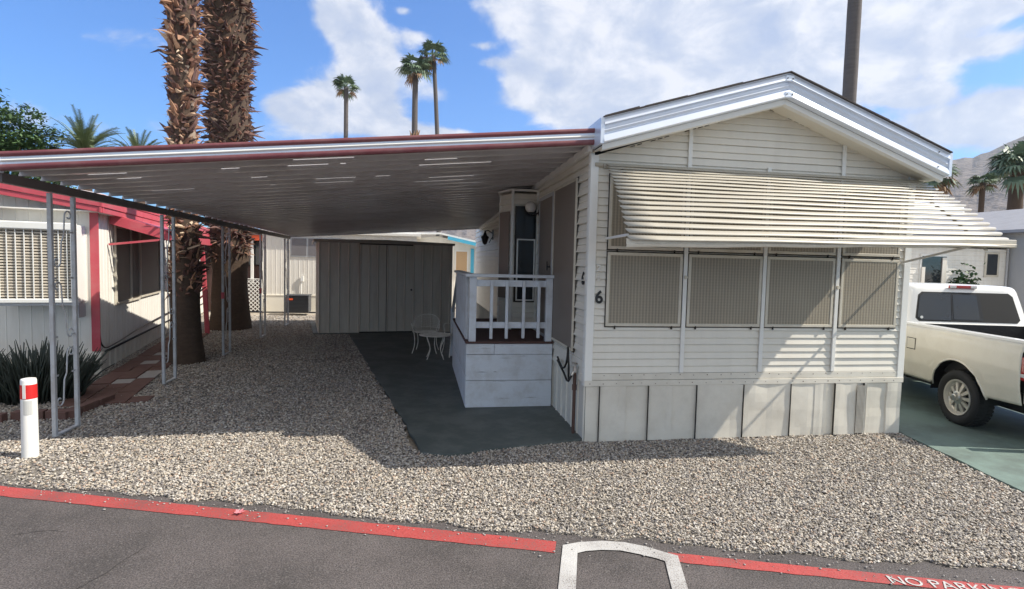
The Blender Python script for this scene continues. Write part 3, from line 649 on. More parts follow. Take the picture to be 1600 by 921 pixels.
# end returns along the eaves
for x, zt in ((XL, LZ), (XR, RZ)):
    s = -1 if x < 1 else 1
    fb.box(min(x, x + s * .035), -.352, zt - .25, max(x, x + s * .035), 12.4, zt - .002)
fb.build('fascia', M['fascia'], rf, solid=.003)
ab = MB(); pr2 = [(-.245, -.02), (-.25, -.025), (-.30, -.022), (-.305, .0), (-.31, .02)]
fascia_run(ab, XL, PX - .001, -.27, pr=pr2); fascia_run(ab, PX + .001, XR - .01, -.27, pr=pr2); ab.build('lower_fascia', M['trim'], rf, solid=.004)
sf = MB()
for xa, xb in ((XL, PX), (PX, XR)):
    sf.prism([(xa, -.29, slope_pt(0, xa) - .275), (xb, -.29, slope_pt(0, xb) - .275), (xb, -.29, slope_pt(0, xb) - .262), (xa, -.29, slope_pt(0, xa) - .262)], (0, .30, 0))
sf.build('soffit', M['soffit'], rf)
cl = MB(); cl.box(PX - .045, -.362, PZ - .085, PX + .045, -.352, PZ - .03); cl.build('joint_plate', M['fascia'], rf); MB().box(PX - .045, -.362, PZ - .25, PX + .045, -.352, PZ - .195).build('joint_plate', M['fascia'], rf)
cl = MB()
for x in (PX - .03, PX + .03, W - .05):
    for dz in (.05, .21): MB().tube([(x, -.350, slope_pt(0, x) - dz), (x, -.369, slope_pt(0, x) - dz)], .006, 6).build('screw', M['dark_gap'], rf)
dash = MB()      # ragged dark gap where siding meets soffit
for i in range(46):
    x = .25 + i * .075
    if x > W - .2: break
    if noise.noise(Vector((x * 5, 0, 0))) > -.15:
        z = gz(x) - .012; z2 = gz(x + .05) - .012; dash.prism([(x, -.019, z), (x + .05, -.019, z2), (x + .05, -.019, z2 - .008), (x, -.019, z - .008)], (0, .004, 0))
tag(dash.build('siding_gap', M['dark_gap'], home), kind='stuff')
bm_ = MB(); bm_.box(.0, .0, 3.0, .02, 12.3, 3.3); bm_.box(W - .02, 0, 3.0, W, 12.3, 3.2); bm_.build('eave_board', M['trim'], home)
# awning
aw = empty('awning', (0, 0, 0)); aw.parent = home
def apath(t):    # t 0 at the wall -> 1 at the lower edge: (outward, z)
    return (.03 + 1.06 * t, 2.93 - .82 * t + .06 * math.sin(math.pi * t))
sl = MB(); NS = 17
for i in range(NS):
    t = (i + .1) / NS; o, z = apath(t); o2, z2 = apath(t + 1.16 / NS)
    dv = Vector((0, -(o2 - o), z2 - z)); nv = Vector((0, dv.z, -dv.y)).normalized(); nv = nv if nv.z > 0 else -nv
    xl_ = .12 - .14 * t; xr_ = 3.88 + .06 * t
    rows = []
    for k in range(7):
        s = k / 6; off = .016 * math.sin(math.pi * s) - .012 * s * 0
        c = Vector((0, -o, z)) + dv * s + nv * (off + .031 * s - .004)
        rr_ = []
        for q in range(15):
            x = xl_ + (xr_ - xl_) * q / 14; sg = .012 * math.sin(q * .9 + i) * .25 + .045 * t * (q / 14)
            inset = .03 * (abs(s - .5) * 2) ** 2
            xx = x + (inset if q == 0 else (-inset * 1.6 if q == 14 else 0))
            rr_.append((xx, c.y, c.z + sg))
        rows.append(rr_)
    sl.grid(rows)
sl.build('slats', M['cream'], aw, smooth=True, solid=.003)
vl = MB(); n = 14; rows = []
for q in range(n + 1):
    x = -.02 + 3.96 * q / n; z = 2.05 + .11 * q / n + .004 * math.sin(q * 1.7)
    rows.append([(x, -1.085, z), (x, -1.105, z + .004), (x, -1.11, z + .025), (x, -1.10, z + .03), (x, -1.103, z + .068), (x, -1.09, z + .072)])
vl.grid(rows); vl.build('valance', M['cream_frame'], aw, solid=.006)
for x in (.30, 1.4, 2.6, 3.62):
    rb = MB()
    pts = [Vector((x, -apath(t / 8)[0], apath(t / 8)[1] - .025 + .04 * (x / 4) * t / 8)) for t in range(9)]
    for a, b_ in zip(pts, pts[1:]): rb.bar(a, b_, .03, .012)
    rb.build('rib', M['cream'], aw)
MB().bar((.17, -.02, 2.17), (.02, -1.02, 2.16), .022, .022).build('support_arm', M['trim'], aw)
MB().bar((3.74, -.02, 2.0), (3.86, -1.02, 2.24), .022, .022).build('support_arm', M['trim'], aw)
hd = MB(); hd.box(.11, -.04, 2.90, 3.9, -.015, 2.95); hd.tube([(.10, -.035, 2.93), (.02, -.035, 2.93)], .02, 8); hd.build('head_rail', M['cream'], aw)
# side wall: door and wide glazed panel under sun screens
def side_panel(name, y0, y1, z0, z1, frm='cream_frame', scr='doorscreen', t=.035, out=.045):
    fr = MB(); x = -out
    fr.box(x, y0, z0, x + .03, y1, z0 + t); fr.box(x, y0, z1 - t, x + .03, y1, z1); fr.box(x, y0, z0 + t, x + .03, y0 + t, z1 - t); fr.box(x, y1 - t, z0 + t, x + .03, y1, z1 - t)
    f = fr.build(name, M[frm], home, bevel=.003)
    MB().box(x + .006, y0 + t, z0 + t, x + .012, y1 - t, z1 - t).build('screen', M[scr], f)
    MB().box(-.024, y0 - .012, z0 - .012, -.016, y1 + .012, z1 + .01).build('gasket', M['dark_gap'], f)
    return f
side_panel('patio_door', .44, 1.50, .90, 2.86, t=.03)
d = side_panel('entry_door', 1.53, 2.42, .86, 2.84, frm='greywall', t=.05)
k = MB(); k.tube([(-.045, 1.62, 1.85), (-.085, 1.62, 1.85)], .012, 8); k.tube([(-.085, 1.62, 1.80), (-.085, 1.62, 1.92)], .01, 8); k.build('handle', M['black'], d)
# bay: front facing narrow window, angled cheek
bay = empty('bay_window', (0, 0, 0)); bay.parent = home
B0 = Vector((0, 2.64, 0)); B1 = Vector((-.40, 2.64, 0)); B2 = Vector((-.535, 3.02, 0)); B3 = Vector((-.36, 3.6, 0)); B4 = Vector((0, 3.7, 0))
bw = MB()
for a, b_ in ((B1, B0), (B2, B1), (B3, B2), (B4, B3)):
    ux = (b_ - a); L_ = ux.length; ux.normalize(); nr = Vector((ux.y, -ux.x, 0))
    siding(bw, a, ux, nr, .9, 2.96, lambda z: 0, lambda z, L_=L_: L_, .155, DEEP)
bw.build('bay_wall', M['white'], bay)
tb = MB(); tb.box(-.425, 2.612, .88, -.385, 2.65, 2.96); tb.box(-.04, 2.612, .88, -.0, 2.635, 2.99); tb.box(-.55, 2.99, .88, -.52, 3.03, 2.94); tb.build('bay_trim', M['trim'], bay, bevel=.003)
cp = MB(); cp.prism([(-.43, 2.60, 2.96), (.0, 2.60, 2.96), (0, 3.75, 2.96), (-.38, 3.65, 2.96), (-.57, 3.02, 2.96)], (0, 0, .03)); cp.build('bay_top', M['trim'], bay)
MB().box(-.365, 2.605, 1.30, -.045, 2.622, 2.74).build('window_casing', M['dark_gap'], bay)
MB().box(-.35, 2.600, 2.26, -.06, 2.606, 2.73).build('pane', M['glass'], bay)
fr = MB(); x0, x1, z0, z1, t = -.335, -.055, 1.32, 2.25, .02; y = 2.585
fr.box(x0, y, z0, x1, y + .02, z0 + t); fr.box(x0, y, z1 - t, x1, y + .02, z1); fr.box(x0, y, z0 + t, x0 + t, y + .02, z1 - t); fr.box(x1 - t, y, z0 + t, x1, y + .02, z1 - t)
fr.build('sash', M['trim'], bay, bevel=.002)
MB().box(x0 + t, y + .006, z0 + t, x1 - t, y + .012, z1 - t).build('pane', M['glass'], bay)
a = B2; ux = (B1 - B2).normalized(); nr = Vector((ux.y, -ux.x, 0))
pp = [a + ux * s + nr * .022 + Vector((0, 0, z)) for s, z in ((.05, 1.35), (.36, 1.35), (.36, 2.66), (.05, 2.66))]
MB().prism(pp, nr * .012).build('shutter', M['doorscreen'], bay)
# globe light by the door, black lantern farther back
gl_ = empty('globe_light', (-.02, 2.47, 2.64)); gl_.parent = home
bpy_m = MB(); 
def sphere(mb, c, r, n=14, mrows=9, sz=1):
    c = Vector(c); rows = []
    for i in range(mrows + 1):
        th = math.pi * i / mrows; rows.append([c + Vector((math.sin(th) * math.cos(2 * math.pi * k / n) * r, math.sin(th) * math.sin(2 * math.pi * k / n) * r, math.cos(th) * r * sz)) for k in range(n)])
    mb.grid(rows, closed=True); return mb
sphere(MB(), (-.14, 0, .075), .085).build('globe', M['opal'], gl_, smooth=True)
g = MB(); g.tube([(0, 0, 0), (-.02, 0, 0)], .045, 12); g.tube([(-.01, 0, 0), (-.08, 0, -.035), (-.14, 0, -.035), (-.14, 0, 0)], .012, 8); g.tube([(-.14, 0, -.02), (-.14, 0, .005)], .035, 12); g.build('bracket', M['black'], gl_)
ln = empty('wall_lantern', (-.02, 7.85, 2.55)); ln.parent = home
g = MB(); g.box(-.02, -.05, -.12, 0, .05, .12); g.tube([(0, 0, .02), (-.12, 0, .10), (-.2, 0, .08)], .013, 6); g.tube([(-.2, 0, .1), (-.2, 0, -.02), (-.2, 0, -.06), (-.2, 0, -.10), (-.2, 0, -.22), (-.2, 0, -.25)], [.01, .05, .10, .085, .05, .01], 8); g.tube([(0, 0, -.02), (-.1, 0, -.2)], .01, 6)
g.build('lantern_body', M['black'], ln)
# water pipe with tap on the side wall
pp_ = empty('water_pipe', (-.05, .25, 0), 0, 'rusty standpipe with a tap against the corner of the white home', 'water pipe')
g = MB(); g.tube([(0, 0, 0), (0, 0, .74)], .018, 10); g.tube([(-.0, 0, .5), (0, 0, .56)], .026, 10); g.build('pipe', M['rust'], pp_)
g = MB(); g.tube([(0, 0, .70), (-.03, -.03, .70), (-.05, -.05, .67)], .016, 8); g.tube([(0, 0, .74), (0, 0, .80)], .010, 8); g.tube([(-.035, -.02, .80), (.035, .02, .80)], .009, 6); g.tube([(-.02, .035, .80), (.02, -.035, .80)], .009, 6); g.tube([(0, 0, .70), (0, 0, .76)], .026, 8); g.build('tap', M['chrome'], pp_)
hz = MB()
cps = [(-.10, .20, .67), (-.12, .25, .60), (-.10, .40, .58), (-.08, .6, .62), (-.07, .8, .66), (-.06, 1.0, .70)]
hz.tube(cps, .012, 8)
cps = [(-.09, .36, .60), (-.10, .33, .74), (-.10, .36, .88), (-.09, .42, .95), (-.08, .46, .88), (-.08, .52, .74), (-.07, .72, .66), (-.06, 1.0, .74)]
def smooth_pts(P, n=6):
    P = [Vector(p) for p in P]; out_ = []
    for i in range(len(P) - 1):
        p0 = P[max(i - 1, 0)]; p1 = P[i]; p2 = P[i + 1]; p3 = P[min(i + 2, len(P) - 1)]
        for k_ in range(n):
            t = k_ / n
            out_.append(.5 * ((2 * p1) + (p2 - p0) * t + (2 * p0 - 5 * p1 + 4 * p2 - p3) * t * t + (3 * p1 - p0 - 3 * p2 + p3) * t ** 3))
    out_.append(P[-1]); return out_
hz.tube(smooth_pts(cps), .012, 8)
tag(hz.build('garden_hose', M['rubber'], smooth=True), 'black hose looped from the tap at the home corner', 'hose')

# ================================================================ CARPORT
cpt = empty('carport', (-5.42, .6, 0), 0, 'metal carport roof with maroon and white striped edge on scrolled posts', 'carport')
OX, OY = 5.42, -.6        # mesh coordinates are world minus the base
def cw(p): return (p[0] + OX, p[1] + OY, p[2])
def cz(x, y):   # underside height
    t = (y + .1) / 11.0; u = -x / 5.42
    return (3.12 - .22 * t) * (1 - u) + (2.585 - .10 * t) * u
pn = MB(); cols_ = []
y = -.08
while y < 10.9:
    for dy, dz in ((0, 0), (-.022, -.045), (.020, -.045), (.042, 0), (.06, 0), (.15, .0), (.158, -.022), (.172, -.022), (.18, 0), (.2935, 0)):
        cols_.append((y + dy, dz + .045))
    y += .30
NX = 92; rnd = random.Random(19); nc = 10; ncol = len(cols_)
xs_ = [-5.42 + 5.40 * i / NX for i in range(NX + 1)]
pn.v = [cw((x, yy, cz(x, yy) + dz)) for x in xs_ for yy, dz in cols_]
open_ = {}
def leak(x, j):      # slits added at the pan joints: sun through them makes the rib glints
    if j % nc != 9: return False
    y = cols_[j][0]
    if j not in open_:
        open_[j] = []
        for xa, xb, p in ((-4.95, -4.3, .55), (-3.75, -3.5, .6), (-3.1, -2.1, .62), (-1.7, -.75, .6)):
            if rnd.random() < p + (.35 if y > 3 else .1):
                a = xa + rnd.uniform(-.15, .2); open_[j].append((a, a + (xb - xa) * rnd.uniform(.35, 1.1)))
    return any(a < x < b for a, b in open_[j]) and noise.noise(Vector((x * 3.1, y * 1.7 + j, 4))) > -.22
for i in range(NX):
    for j in range(ncol - 1):
        if leak(xs_[i], j): continue
        a = i * ncol + j; pn.f.append((a, a + 1, a + ncol + 1, a + ncol))
rfp = pn.build('roof_panel', M['pan'], cpt, solid=.003)
# front fascia: box gutter profile with two maroon bands
def fas(zoff0, zoff1, y0, y1, bulge=0.0):
    mb = MB(); rows = []
    for i in range(13):
        x = -5.36 + 5.35 * i / 12; zb = cz(x, -.1) - .008; s = .008 * noise.noise(Vector((x * 1.3, zoff0 * 9, 1)))
        pr_ = []
        for k in range(7):
            t = k / 6; pr_.append(cw((x, y0 - bulge * math.sin(math.pi * t) + s * .5, zb + s * .6 + zoff0 + (zoff1 - zoff0) * t)))
        pr_ += [cw((x, y1, zb + zoff1)), cw((x, y1, zb + zoff0))]
        rows.append(pr_)
    mb.grid(rows, closed=True); return mb
fas(.0, .048, -.15, -.105, .008).build('maroon_band', M['maroon'], cpt)
fas(.048, .115, -.142, -.105, .0).build('white_band', M['fascia'], cpt)
fas(.066, .095, -.143, -.13, .014).build('bead', M['trim'], cpt)
fas(.115, .160, -.15, -.105, .010).build('maroon_band', M['maroon'], cpt)
ec = MB(); z = cz(-5.4, -.1); ec.box(*cw((-5.43, -.17, z - .02)), *cw((-5.355, -.08, z + .14))); ec.build('end_cap', M['fascia'], cpt, bevel=.006)
# side gutter beam on the posts, rear edge
bmb = MB(); zf, zr = cz(-5.42, -.1) - .0, cz(-5.42, 10.9)
bmb.bar(cw((-5.42, -.05, zf - .05)), cw((-5.42, 10.95, zr - .05)), .06, .085)
bmb.build('beam', M['beam'], cpt)
bmb = MB(); bmb.bar(cw((-5.42, 10.92, zr - .0)), cw((-.02, 10.92, cz(0, 10.9) - .0)), .05, .09); bmb.build('rear_edge', M['pan'], cpt)
bmb = MB(); bmb.bar(cw((-.045, -.05, cz(0, -.1) - .03)), cw((-.045, 10.9, cz(0, 10.9) - .03)), .05, .07); bmb.build('ledger', M['trim'], cpt)
def scroll_pts(c0, h, s=1):     # an S: a curl at the top by one upright, a long diagonal, a curl at the foot by the other
    top = []; n = 14
    for k in range(n + 1):
        a = math.pi * 1.75 * (1 - k / n); r = .022 + .040 * (k / n)
        top.append((0, .10 - r * math.cos(a) * 1.0, h * .5 - .07 + r * math.sin(a)))
    P = [(0, s * y, z + h * .5) for _, y, z in top] + [(0, s * .035 * q, h * .5 + (h * .5 - .2) * .5 * q) for q in (.6, .2, -.2, -.6)] + [(0, -s * y, h * .5 - z) for _, y, z in reversed(top)]
    return [Vector(p) + Vector(c0) for p in P]
def make_post(loc, h):
    p = empty('post', loc); p.parent = cpt
    u = MB(); u.bar((0, -.19, 0), (0, -.19, h), .038, .038); u.bar((0, .19, 0), (0, .19, h), .038, .038); u.bar((0, -.2, .012), (0, .2, .012), .05, .018)
    for z in (.62, 1.02, 1.62, 2.1): u.bar((0, -.17, z), (0, -.11, z), .006, .02); u.bar((0, .11, z), (0, .17, z), .006, .02)
    u.build('uprights', M['post'], p, bevel=.003)
    s = MB()
    for z0, hh, sg in ((.28, .62, 1), (.98, .62, -1), (1.72, .62, 1)):
        s = MB(); s.tube(scroll_pts((0, 0, z0), hh, sg), .008, 6); s.build('scrollwork', M['post'], p, smooth=True)
    return p
for y in (.82, 3.27, 5.75, 8.25, 10.6):
    z = cz(-5.42, y) - .10
    make_post((0, y - .6, 0), z)
rb_ = MB(); rb_.box(-.024, -.215, 1.08, .024, -.165, 1.2); 
o = rb_.build('red_marker', M['red'], cpt); o.location = (0, 5.75 - .6, 0)
o = MB().box(-.024, -.215, 1.08, .024, -.165, 1.2).build('red_marker', M['red'], cpt); o.location = (0, 8.25 - .6, -.05)
# ================================================================ DECK
dk = empty('entry_deck', (-.6, 1.41, 0), 0, 'white painted wooden entry porch with railing and brown floor', 'deck')
dx, dy = .6, -1.41
def D(mb, x0, y0, z0, x1, y1, z1): return mb.box(x0 + dx, y0 + dy, z0, x1 + dx, y1 + dy, z1)
b_ = MB(); D(b_, -1.16, 1.41, .015, -.03, 1.445, .36); D(b_, -1.16, 1.412, .366, -.03, 1.447, .70); D(b_, -1.16, 1.408, .706, -.80, 1.445, .84); D(b_, -.795, 1.411, .704, -.03, 1.446, .84)
b_.build('front_board', M['deckwhite'], dk, bevel=.004)
rnd = random.Random(66); wc = MB()
for i in range(12):
    x = rnd.uniform(-1.1, -.2); z = rnd.choice((.12, .25, .33, .45, .58, .68, .77)) + rnd.uniform(-.03, .03); l = rnd.uniform(.03, .2); wc.prism([(x + dx, 1.4065 + dy, z), (x + l + dx, 1.4065 + dy, z + rnd.uniform(-.004, .004)), (x + l * .5 + dx, 1.4065 + dy, z + rnd.uniform(.002, .005))], (0, .001, 0))
wc.build('wood_cracks', M['dark_gap'], dk, kind='stuff')
b_ = MB(); D(b_, -1.165, 1.445, .02, -1.13, 4.3, .42); D(b_, -1.163, 1.446, .425, -1.13, 4.3, .82); b_.build('side_board', M['deckwhite'], dk, bevel=.004)
b_ = MB(); D(b_, -1.17, 1.40, .845, -.03, 4.3, .872); b_.build('floor', M['deckfloor'], dk)
for st in range(4):
    b_ = MB(); D(b_, -1.10, 4.3 + st * .28, .0, -.25, 4.58 + st * .28, .68 - st * .17); b_.build('step', M['deckwhite'], dk, bevel=.01)
def dpost(x, y, z0, z1, w=.09, nm='post'): 
    b_ = MB(); D(b_, x - w / 2, y - w / 2, z0, x + w / 2, y + w / 2, z1); b_.build(nm, M['deckwhite'], dk, bevel=.005)
dpost(-1.085, 1.46, .86, 1.70); dpost(-.085, 1.46, .86, 1.70, .085); dpost(-1.10, 3.85, .86, 1.66)
for i, x in enumerate((-.845, -.645, -.425, -.225)): dpost(x + .0, 1.428, .905 + .004 * i, 1.66, .038, 'baluster')
b_ = MB(); D(b_, -1.05, 1.45, 1.58, -.12, 1.487, 1.665); b_.build('top_rail', M['deckwhite'], dk, bevel=.004)
b_ = MB(); D(b_, -1.05, 1.45, 1.04, -.12, 1.487, 1.12); b_.build('bottom_rail', M['deckwhite'], dk, bevel=.004)
b_ = MB(); D(b_, -1.19, 1.38, 1.70, .0, 1.53, 1.74); D(b_, -1.18, 1.53, 1.70, -1.04, 3.95, 1.735); b_.build('rail_cap', M['deckwhite'], dk, bevel=.006)
y = 1.62
while y < 3.8:
    b_ = MB(); D(b_, -1.155, y, .80, -1.12, y + .085, 1.69); b_.build('side_picket', M['deckwhite'], dk, bevel=.004); y += .122
b_ = MB(); b_.bar((-1.11 + dx, 3.9 + dy, 1.70), (-1.11 + dx, 5.4 + dy, .9), .05, .09); b_.bar((-1.11 + dx, 5.36 + dy, 0), (-1.11 + dx, 5.36 + dy, .95), .08, .08); b_.build('stair_rail', M['deckwhite'], dk)
# ================================================================ SHED
sh = empty('storage_shed', (-4.24, 8.70, 0), R(6), 'beige ribbed metal garden shed with sliding door under the carport', 'shed')
SW, SD = 3.32, 2.35; SR = ((0, 0), (.05, .026), (.13, .026), (.18, 0), (.55, .003), (1, 0))
s_ = MB(); ribbed(s_, (0, 0, 0), (1, 0, 0), (0, -1, 0), .98, 0.02, 2.3, .235, SR); s_.build('front_panel', M['shed'], sh)
s_ = MB(); ribbed(s_, (2.31, 0, 0), (1, 0, 0), (0, -1, 0), SW - 2.31, 0.02, 2.3, .235, SR); s_.build('front_panel', M['shed'], sh)
s_ = MB(); ribbed(s_, (0, SD, 0), (-.09, -1, 0), (-1, 0, 0), SD, 0.02, 2.3, .24)
s_ = MB(); ribbed(s_, (-.22, SD, 0), Vector((.22, -SD, 0)).normalized(), (-1, 0, 0), math.hypot(.22, SD), .02, 2.3, .24); s_.build('side_panel', M['shed'], sh)
s_ = MB(); ribbed(s_, (SW, 0, 0), (0, 1, 0), (1, 0, 0), SD, .02, 2.3, .24); s_.grid([[(-.22, SD, 0), (SW, SD, 0)], [(-.22, SD, 2.3), (SW, SD, 2.3)]]); s_.build('back_panel', M['shed'], sh)
for i, (xa, xb, yy) in enumerate(((.98, 1.635, -.02), (1.65, 2.31, -.008))):
    s_ = MB(); ribbed(s_, (xa, yy, 0), (1, 0, 0), (0, -1, 0), xb - xa, .05, 2.25, .218, SR); d_ = s_.build('sliding_door', M['shed'], sh)
    if i: MB().tube([(2.27, -.01, 1.12), (2.27, -.05, 1.12)], .025, 8).build('handle', M['black'], d_)
MB().box(.97, .005, .02, 2.32, .02, 2.3).build('door_opening', M['dark_gap'], sh)
s_ = MB(); s_.prism([(-.1, -.07, 2.30), (SW + .06, -.07, 2.30), (SW + .06, -.07, 2.335), (SW * .5, -.07, 2.375), (-.1, -.07, 2.345)], (0, .02, 0)); s_.box(-.1, -.068, 2.28, SW + .06, -.0, 2.30)
s_.build('eave', M['shedroof'], sh)
s_ = MB(); s_.grid([[(-.1, -.06, 2.347), (SW * .5, -.06, 2.378), (SW + .06, -.06, 2.337)], [(-.34, SD + .05, 2.347), (SW * .5, SD + .05, 2.378), (SW + .06, SD + .05, 2.337)]]); s_.grid([[(-.11, -.06, 2.26), (-.34, SD + .05, 2.26)], [(-.11, -.06, 2.347), (-.34, SD + .05, 2.347)]]); s_.build('roof', M['shed'], sh, solid=.01)

# ================================================================ PATIO FURNITURE
def mesh_sheet(mb, fn, nu, nv, r=.0022):     # woven wire sheet; fn(s,t) -> point
    for i in range(nu + 1): mb.tube([fn(i / nu, j / 8) for j in range(9)], r, 4, cap=False)
    for j in range(nv + 1): mb.tube([fn(i / 10, j / nv) for i in range(11)], r, 4, cap=False)
ch = empty('patio_chair', (-1.62, 5.85, 0), R(-8), 'white wrought iron patio chair with a curved mesh back, before the shed', 'patio chair')
def chair_parts(root):
    s = MB(); rim = [(.23 * math.cos(a), .22 * math.sin(a), .43) for a in [2 * math.pi * k / 24 for k in range(25)]]
    s.tube(rim, .009, 6)
    for k in range(-6, 7):
        x = k * .034; y = .22 * math.sqrt(max(0, 1 - (x / .23) ** 2)); s.tube([(x, -y, .43), (x, 0, .422), (x, y, .43)], .0025, 4)
    for k in range(-6, 7):
        y = k * .033; x = .23 * math.sqrt(max(0, 1 - (y / .22) ** 2)); s.tube([(-x, y, .43), (0, y, .422), (x, y, .43)], .0025, 4)
    s.build('seat', M['wire'], root)
    b_ = MB()
    def fb(s_, t_):
        a = math.pi * (0.02 + .96 * s_); return (.27 * math.cos(a), .05 + .22 * math.sin(a), .50 + .27 * t_ * (math.sin(math.pi * s_) ** .45 if 0 < s_ < 1 else 0))
    mesh_sheet(b_, fb, 26, 7); b_.tube([fb(i / 20, 1) for i in range(21)], .009, 6); b_.tube([fb(i / 20, 0) for i in range(21)], .007, 6)
    b_.build('backrest', M['wire'], root)
    for sx in (-1, 1):
        l = MB(); l.tube(smooth_pts([(sx * .27, .06, .50), (sx * .29, -.08, .62), (sx * .27, -.2, .60), (sx * .22, -.2, .43), (sx * .20, -.22, .2), (sx * .25, -.25, .0)], 4), .009, 6); l.build('leg', M['wire'], root, smooth=True)
        l = MB(); l.tube(smooth_pts([(sx * .27, .06, .52), (sx * .22, .16, .42), (sx * .19, .2, .2), (sx * .24, .26, 0)], 4), .009, 6); l.build('leg', M['wire'], root, smooth=True)
chair_parts(ch)
ch2 = copy_tree(ch); ch2.location = (-1.0, 5.45, 0); ch2.rotation_euler.z = R(-75)
for o_, l_ in ((ch, 'white wrought iron chair farther left, its curved mesh back against the shed'), (ch2, 'white wrought iron chair half hidden behind the porch, right of the low round table')):
    tag(o_, l_, 'patio chair', 'white wire patio chairs')
tbl = empty('patio_table', (-1.45, 5.08, 0), 0, 'low round white wrought iron table on curved legs beside the porch', 'table')
t_ = MB(); t_.tube([(.3 * math.cos(a), .3 * math.sin(a), .47) for a in [2 * math.pi * k / 28 for k in range(29)]], .011, 6)
for k in range(-9, 10):
    x = k * .031; y = .3 * math.sqrt(max(0, 1 - (x / .3) ** 2)); t_.tube([(x, -y, .47), (x, y, .47)], .003, 4); t_.tube([(-y, x, .47), (y, x, .47)], .003, 4)
t_.build('tabletop', M['wire'], tbl)
for k in range(4):
    a = math.pi / 4 + k * math.pi / 2; c, s = math.cos(a), math.sin(a)
    l = MB(); l.tube(smooth_pts([(c * .24, s * .24, .46), (c * .21, s * .21, .38), (c * .14, s * .14, .2), (c * .22, s * .22, .02), (c * .25, s * .25, .0)], 5), .009, 6); l.build('leg', M['wire'], tbl, smooth=True)

# ================================================================ MARKER POST BY THE STREET
bo = empty('bollard', (-5.29, .05, 0), 0, 'short white marker post with a red reflective band, on the gravel at far left', 'bollard')
MB().tube([(0, 0, -.02), (0, 0, .0), (0, 0, .71), (0, 0, .725), (0, 0, .73)], [.066, .064, .060, .055, .03], 24).build('post', M['trim'], bo, smooth=True)
M['reflect'] = mat('red_reflector', (0.60, 0.03, 0.03), 0.25, var=0.12, vscale=18)
M['sticker'] = mat('grey_reflector', (0.55, 0.56, 0.54), 0.35, var=0.12)
MB().tube([(0, 0, .545), (0, 0, .675)], [.0632, .0622], 24, cap=False).build('red_band', M['reflect'], bo, smooth=True)
g = MB(); g.box(-.012, -.0655, .55, .012, -.062, .68); g.build('band_gap', M['trim'], bo)
rows = [[(.0638 * math.sin(a), -.0638 * math.cos(a), z) for a in [(-.15 + .22 * k) for k in range(6)]] for z in (.40, .53)]
MB().grid(rows).build('sticker', M['sticker'], bo)

# ================================================================ PICKUP TRUCK
tk = empty('pickup_truck', (4.84, .22, 0), R(-12.7), 'cream pickup truck with a black lined bed, parked on the green driveway', 'pickup truck')
TWD = 1.84
def sidex(z):
    P = [(.40, .07), (.46, .045), (.60, .018), (.668, .004), (.680, .020), (.692, .004), (.85, .0), (1.0, .004), (1.070, .008), (1.082, .024), (1.094, .018), (1.13, .024), (1.16, .04), (1.175, .075)]
    for (a, b_), (c, d_) in zip(P, P[1:]):
        if a <= z <= c: return b_ + (d_ - b_) * (z - a) / (c - a)
    return P[0][1] if z < P[0][0] else P[-1][1]
AR = .455
def zb(s):
    for c in (0.02, 3.12):
        if abs(s - c) < AR: return max(.43, .36 + math.sqrt(AR * AR - (s - c) ** 2))
    return .43 if s > .5 else .455 + max(0, -.48 - s) * .06
def bodyside(name, s0, s1, side, par, ztop=1.175, n=None, m_='truck', zt=None):
    n = n or max(6, int((s1 - s0) / .035)); rows = []
    for i in range(n + 1):
        s = s0 + (s1 - s0) * i / n; b0 = zb(s); r_ = []
        top = zt(s) if zt else ztop
        zs = [b0 + (top - b0) * k / 22 for k in range(23)]
        for z in zs:
            x = sidex(z) if top > 1.1 else sidex(z)
            r_.append(((x if side < 0 else TWD - x), s, z))
        rows.append(r_)
    return MB().grid(rows).build(name, M[m_], par, smooth=True, solid=.004)
for sd_ in (-1, 1):
    bodyside('bed_side', -.93, 1.09, sd_, tk)
    bodyside('cab_side', 1.105, 2.10, sd_, tk)
    bodyside('door', 2.11, 2.86, sd_, tk)
    bodyside('fender', 2.87, 3.92, sd_, tk, zt=lambda s: 1.12 - .16 * max(0, (s - 2.87)) / 1.05)
# rail caps, bed, gate
g = MB()
for x0, x1 in ((.045, .14), (TWD - .14, TWD - .045)): g.box(x0 - .012, -.93, 1.150, x1, 1.09, 1.186)
g.build('bed_rail', M['truckwhite'], tk, bevel=.008)
g = MB(); g.box(.135, -.92, .62, .15, 1.08, 1.165); g.box(TWD - .15, -.92, .62, TWD - .135, 1.08, 1.165); g.box(.15, 1.06, .62, TWD - .15, 1.08, 1.165); g.box(.14, -.92, .60, TWD - .14, 1.08, .625)
for i in range(12): g.box(.2 + i * .11, -.9, .625, .24 + i * .11, 1.05, .64)
g.build('bed_liner', M['liner'], tk)
g = MB(); g.box(.05, -.965, .50, TWD - .05, -.925, 1.175); g.build('tailgate', M['truck'], tk, bevel=.015)
g = MB(); g.box(.02, -1.10, .44, TWD - .02, -.99, .60); g.build('bumper', M['chrome'], tk, bevel=.02)
for x in (.035, TWD - .035 - .14):
    tl = empty('tail_light', (x, -.95, .88)); tl.parent = tk
    MB().box(-.03 if x < 1 else 0, -.03, -.125, .14 if x < 1 else .17, .11, .13).build('red_lens', M['taillight'], tl, bevel=.015)
    MB().box(-.033 if x < 1 else 0, -.034, -.09, .14 if x < 1 else .173, .06, -.05).build('reverse_lens', M['clearlens'], tl, bevel=.008)
# chassis and dark wells
g = MB(); g.box(.26, -.9, .34, TWD - .26, 3.8, .56); g.box(.27, -.5, .5, .30, .55, .98); g.box(TWD - .3, -.5, .5, TWD - .27, .55, .98); g.box(.10, -.47, .80, .3, .51, .84); g.box(TWD - .3, -.47, .80, TWD - .10, .51, .84)
g.box(.12, 1.12, .38, TWD - .12, 2.62, .46); g.build('chassis', M['black'], tk)
